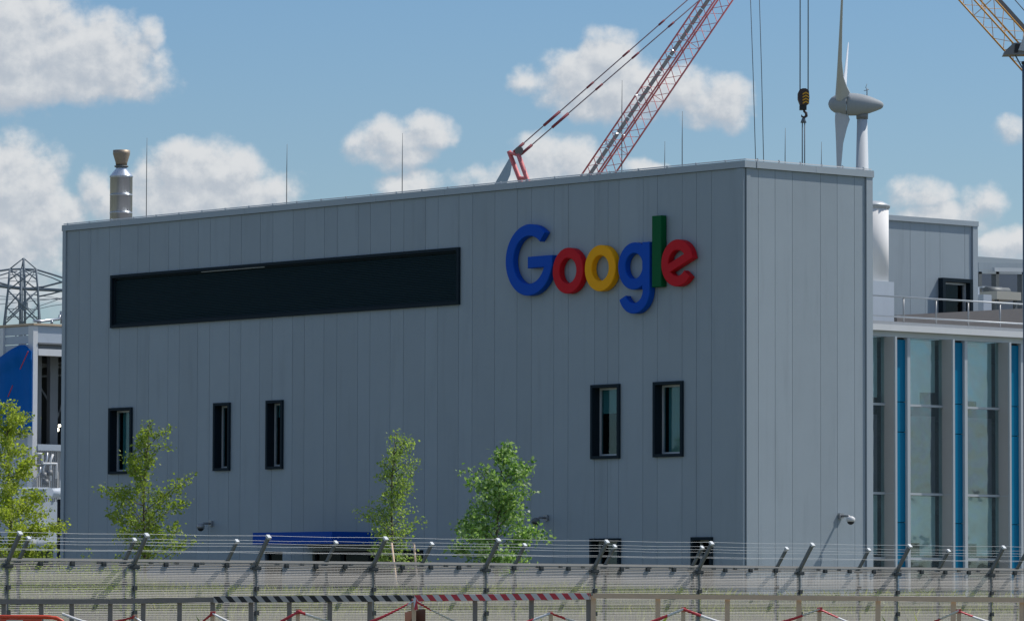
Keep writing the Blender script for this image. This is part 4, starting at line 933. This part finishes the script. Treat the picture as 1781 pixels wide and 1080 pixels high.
# yellow crane at the upper right
DY_ = 285.
def cy(px, py, dd=0.): return at_D(px, py, DY_+dd)
P0 = cy(1606, -104); P1 = cy(1850, 168)
yc_ = tag(empty('yellow_crane', (cy(1852, 500).x, cy(1852, 500).y, 0)), 'yellow lattice crane jib slanting down through the top right corner', 'crane')
ax = (P1-P0).normalized(); e1 = ax.cross(FH).normalized(); e2 = e1.cross(ax).normalized()
lattice(yc_, P0, P1, e1, (e2*.95+e1*.3).normalized(), .78, .78, 1.5, .05, .02, YEL)
a = cy(1736, 0, 1); b = cy(1792, 62, 1); d_ = (b-a).normalized(); mb = MB(); mb.bar(a-d_*4, b+d_*1, .22, .28); part(mb, 'ram_cylinder', GREYM, yc_)
a = cy(1765, 0, .5); b = cy(1800, 40, .5); mb = MB(); mb.tube([a-(b-a)*3, b+(b-a)*2], .03, 6); part(mb, 'stay_rope', ROPE, yc_)
q = [cy(x, y, -1.2) for x, y in ((1746, 95.5), (1749, 88), (1763, 75), (1775, 74.5), (1800, 76), (1800, 94.5))]; mb = MB(); mb.prism(q, FH*1.2); part(mb, 'housing', GREYM, yc_)
q = [cy(x, y, -1.25) for x, y in ((1764, 92), (1766, 77), (1774, 77), (1770, 92))]; mb = MB(); mb.prism(q, FH*.04); part(mb, 'opening', BLK, yc_)
q = [cy(x, y, -1.3) for x, y in ((1771, 88), (1781, 62), (1792, 62), (1790, 90))]; mb = MB(); mb.prism(q, FH*.08); part(mb, 'cheek_plate', FRAME, yc_)
mb = MB(); mb.tube([cy(1766, 97, -.9), cy(1786, 133, -.9)], .04, 6); part(mb, 'stay_rope', ROPE, yc_)
bs = PB[yc_.name]; lattice(yc_, bs, Vector((bs.x, bs.y, P1.z)), RH, FH, 1.1, 1.1, 1.6, .08, .04, YEL, name='mast_chord')

# ------------------------------------------------------------------ wind turbine
DT = 1000.; kT = DT/FPX
def tb(px, py, dd=0.): return at_D(px, py, DT+dd)
hub = tb(1468, 181); NA = (RH*.999-FH*.045).normalized()      # axis from nose to tail, tail swung towards the viewer
wt = tag(empty('wind_turbine', (tb(1499, 500).x, tb(1499, 500).y, 0)), 'white wind turbine with egg shaped nacelle rising behind the sunlit wall', 'wind turbine')
def egg(a, b, prof, n=28):
    b_ = MB(); b_.tube([a.lerp(b, f) for f, r in prof], [r for f, r in prof], n); return b_
nose = tb(1440.5, 181); L = 34*kT/.90; tail = nose+NA*(96*kT/.995)+Vector((0, 0, -.3))
R0 = 19.5*kT
part(egg(nose, tail, [(0, .1), (.015, R0*.30), (.05, R0*.55), (.11, R0*.76), (.2, R0*.92), (.30, R0*.99), (.325, R0)]), 'spinner', NACM, wt)
part(egg(nose, tail, [(.335, R0*1.0), (.40, R0*1.02), (.5, R0*1.0), (.62, R0*.93), (.75, R0*.76), (.87, R0*.53), (.95, R0*.36), (.985, R0*.22), (1, .05)]), 'nacelle', NACM, wt)
tw = tb(1499.5, 205); mb = MB(); mb.tube([(tw.x, tw.y, 0), (tw.x, tw.y, tw.z-.2)], [3.4, 1.02], 28); part(mb, 'tower', TURB, wt)
mb = MB(); mb.tube([(tw.x, tw.y, tw.z-.3), (tw.x, tw.y, tw.z+1.)], [1.15, 1.2], 24); part(mb, 'yaw_collar', GREYM, wt)
rc0 = nose.lerp(tail, .24)
up_ = UZ; sd = NA.cross(UZ).normalized()                      # rotor plane: up_, sd
def blade(ang, pitch_deg, off=.9, cone=0.):
    d = (up_*math.cos(ang)+sd*math.sin(ang)+NA*cone).normalized(); c0_ = d.cross(NA).normalized(); pr = math.radians(pitch_deg); chd = (c0_*math.cos(pr)+NA*math.sin(pr)); nn = d.cross(chd)
    st_ = [(1.4, 1.2, .9), (2.3, 1.35, .8), (3.2, 1.5, .62), (5, 1.15, .42), (8, .72, .32), (13, .44, .2), (22, .30, .13), (30, .22, .09), (38, .14, .05), (41, .05, .02)]
    vs = []; fs = []; n = 14
    for (r, ch2, th_) in st_:
        for k in range(n):
            t_ = 2*math.pi*k/n; q = rc0+d*r+chd*(math.cos(t_)*ch2+(off*(ch2-1.35) if r > 2 else 0))+nn*math.sin(t_)*th_*(1 if math.cos(t_) < .2 else .6); vs.append(q)
    for i in range(len(st_)-1):
        for k in range(n): k2 = (k+1) % n; fs.append((i*n+k, i*n+k2, (i+1)*n+k2, (i+1)*n+k))
    fs += [tuple(reversed(range(n))), tuple((len(st_)-1)*n+k for k in range(n))]
    b_ = MB(); b_.add(vs, fs, True); part(b_, 'blade', TURB, wt)
blade(math.radians(174), 80, .8, .012); blade(math.radians(294), 80, -.3, .045); blade(math.radians(54), 80, .9, .02)
mb = MB(); p = nose.lerp(tail, .70)+UZ*R0*.8; mb.tube([p, p+UZ*1.6], .10, 6); mb.tube([p+UZ*1.0-RH*.6, p+UZ*1.3+RH*.4], .07, 6); mb.tube([p+UZ*1.5-RH*.3, p+UZ*2.4], .05, 6); part(mb, 'wind_vane', GREYM, wt)
# faint far turbine blade behind the crane frame
hub2 = at_D(800, 452, 3200); tp2 = at_D(891, 272, 3200)
ft = tag(empty('far_wind_turbine', (hub2.x, hub2.y, 0)), 'pale far turbine of which one broad blade shows left of the red crane frame', 'wind turbine')
mb = MB(); ax = tp2-hub2; L = ax.length; u = ax.normalized(); s_ = u.cross(FH).normalized()
for k in range(3):
    R3 = Matrix.Rotation(k*2*math.pi/3, 3, FH); uu = R3 @ u; ss = R3 @ s_; b_ = MB()
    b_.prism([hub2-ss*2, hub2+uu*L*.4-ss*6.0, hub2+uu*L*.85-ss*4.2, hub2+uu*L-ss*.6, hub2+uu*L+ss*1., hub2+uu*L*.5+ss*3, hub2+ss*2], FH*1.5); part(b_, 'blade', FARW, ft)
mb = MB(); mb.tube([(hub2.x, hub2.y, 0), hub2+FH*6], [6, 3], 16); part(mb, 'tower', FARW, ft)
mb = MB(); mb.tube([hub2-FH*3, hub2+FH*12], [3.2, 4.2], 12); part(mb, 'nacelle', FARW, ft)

# ------------------------------------------------------------------ pylon with its lines
DP = 1250.
def pp(px, py, dd=0.): return at_D(px, py, DP+dd)
py_ = tag(empty('pylon', (pp(41, 1000).x, pp(41, 1000).y, 0)), 'grey lattice electricity pylon rising behind the half built hall', 'pylon')
dd_ = 5.
def leg_(pts, r, nm='leg', o=0.): b_ = MB(); b_.tube([pp(x, y, o) for x, y in pts], r*.72, 5); part(b_, nm, PYL, py_)
for o in (-dd_, dd_):
    s_ = -2 if o < 0 else 2
    leg_([(17, 468), (14, 505), (8+s_*.5, 563), (-25, 1050)], .38, o=o); leg_([(63, 468), (66, 505), (69+s_*.5, 563), (104, 1050)], .38, o=o)
for o in (-dd_*.6, dd_*.6): leg_([(38+o*.4, 468), (37+o*.4, 540), (36+o*.5, 600)], .5, 'centre_post', o)
leg_([(41, 449), (43.5, 500), (43.5, 600)], .45, 'centre_post')
for (a, b) in (((41, 449), (17, 468)), ((41, 449), (63, 468)), ((41, 449), (37, 470))): leg_([a, b], .22, 'peak_bar')
leg_([(-70, 500), (-20, 474), (17, 468.5), (41, 468), (65, 469.5), (90, 477), (118, 486), (160, 505)], .36, 'upper_arm'); leg_([(-70, 506), (-10, 482), (17, 474), (30, 472)], .2, 'arm_brace'); leg_([(45, 470), (66, 475), (90, 483), (118, 495), (150, 508)], .2, 'arm_brace')
leg_([(-90, 496), (0, 497.5), (40, 502), (118, 505.5), (170, 510)], .62, 'main_arm'); leg_([(45, 502), (75, 499), (118, 488), (150, 480)], .35, 'arm_brace'); leg_([(-60, 478), (0, 492), (30, 500)], .35, 'arm_brace'); leg_([(66, 516), (90, 511), (118, 503)], .28, 'arm_brace')
for (a, b) in (((17, 468), (66, 505)), ((63, 468), (14, 505)), ((14, 505), (66, 556)), ((66, 505), (12, 556)), ((14, 505), (42, 535)), ((12, 535), (38, 505)), ((66, 533), (44, 505)), ((12, 535), (44, 566)), ((67, 533), (35, 566)), ((68, 563), (36, 535)), ((9, 563), (40, 533)), ((14, 488), (40, 470)), ((66, 488), (42, 470)), ((8, 563), (80, 640)), ((69, 563), (0, 640))):
    leg_([a, b], .24, 'diagonal', -dd_)
for (a, b) in (((17, 468), (40, 505)), ((63, 468), (40, 505)), ((14, 505), (60, 545)), ((66, 505), (16, 545))): leg_([a, b], .15, 'diagonal', dd_)
for y in (478, 489, 512, 537, 551): leg_([(16-(y-468)*.09, y), (63+(y-468)*.06, y+.5)], .12, 'cross_bar', -dd_)
b_ = MB(); q = pp(40, 532); b_.bar(q-UZ*1., q+UZ*.9, 1.8, 1.8); b_.obj; part(b_, 'platform_box', PYL, py_)
for i, (a, b, c_) in enumerate((((-60, 522), (40, 520), (125, 521)), ((-60, 536), (20, 527), (125, 517)), ((60, 513), (90, 517), (125, 522)), ((55, 540), (90, 532), (125, 527)), ((-60, 512), (0, 515), (40, 519)), ((-60, 500), (-10, 486), (30, 481)), ((60, 535), (90, 525), (125, 512)))):
    b_ = MB(); b_.tube([pp(*a, 40), pp(*b, 40), pp(*c_, 40)], .10, 4, cap=False); part(b_, 'power_line', PYL, py_)
# thin roof pipes on the hall
t = tag(empty('roof_pipe_run', hY(85, 562, -3)), 'thin pale pipe run on the roof of the hall beside the office', 'pipes')
for pts in ([(58, 558), (72, 558.5), (103, 555), (104, 548)], [(90, 563), (90, 557.5)], [(107, 563), (107, 545)]):
    b_ = MB(); b_.tube([hY(*q, -3.) for q in pts], .05, 6); part(b_, 'pipe', SILV, t)
q = hY(108, 545, -3.); b_ = MB(); b_.bar(q-UZ*.2, q+UZ*.08, .12, .12); part(b_, 'box', MATS['light_frame'], t)
pl = at_D(1785.5, 112, 58.); mb = MB(); mb.tube([(pl.x, pl.y, 0), pl], .052, 12); t = tag(empty('pole', (pl.x, pl.y, 0)), 'slim dark upright pole cut by the right edge of the photo', 'pole'); part(mb, 'shaft', mat('pole_paint', (.06, .10, .15), .5), t)
mb = MB(); mb.tube([pl+UZ*.001, pl+UZ*.03], .06, 12); part(mb, 'cap', BLK, t)
print('objects', len(bpy.data.objects))
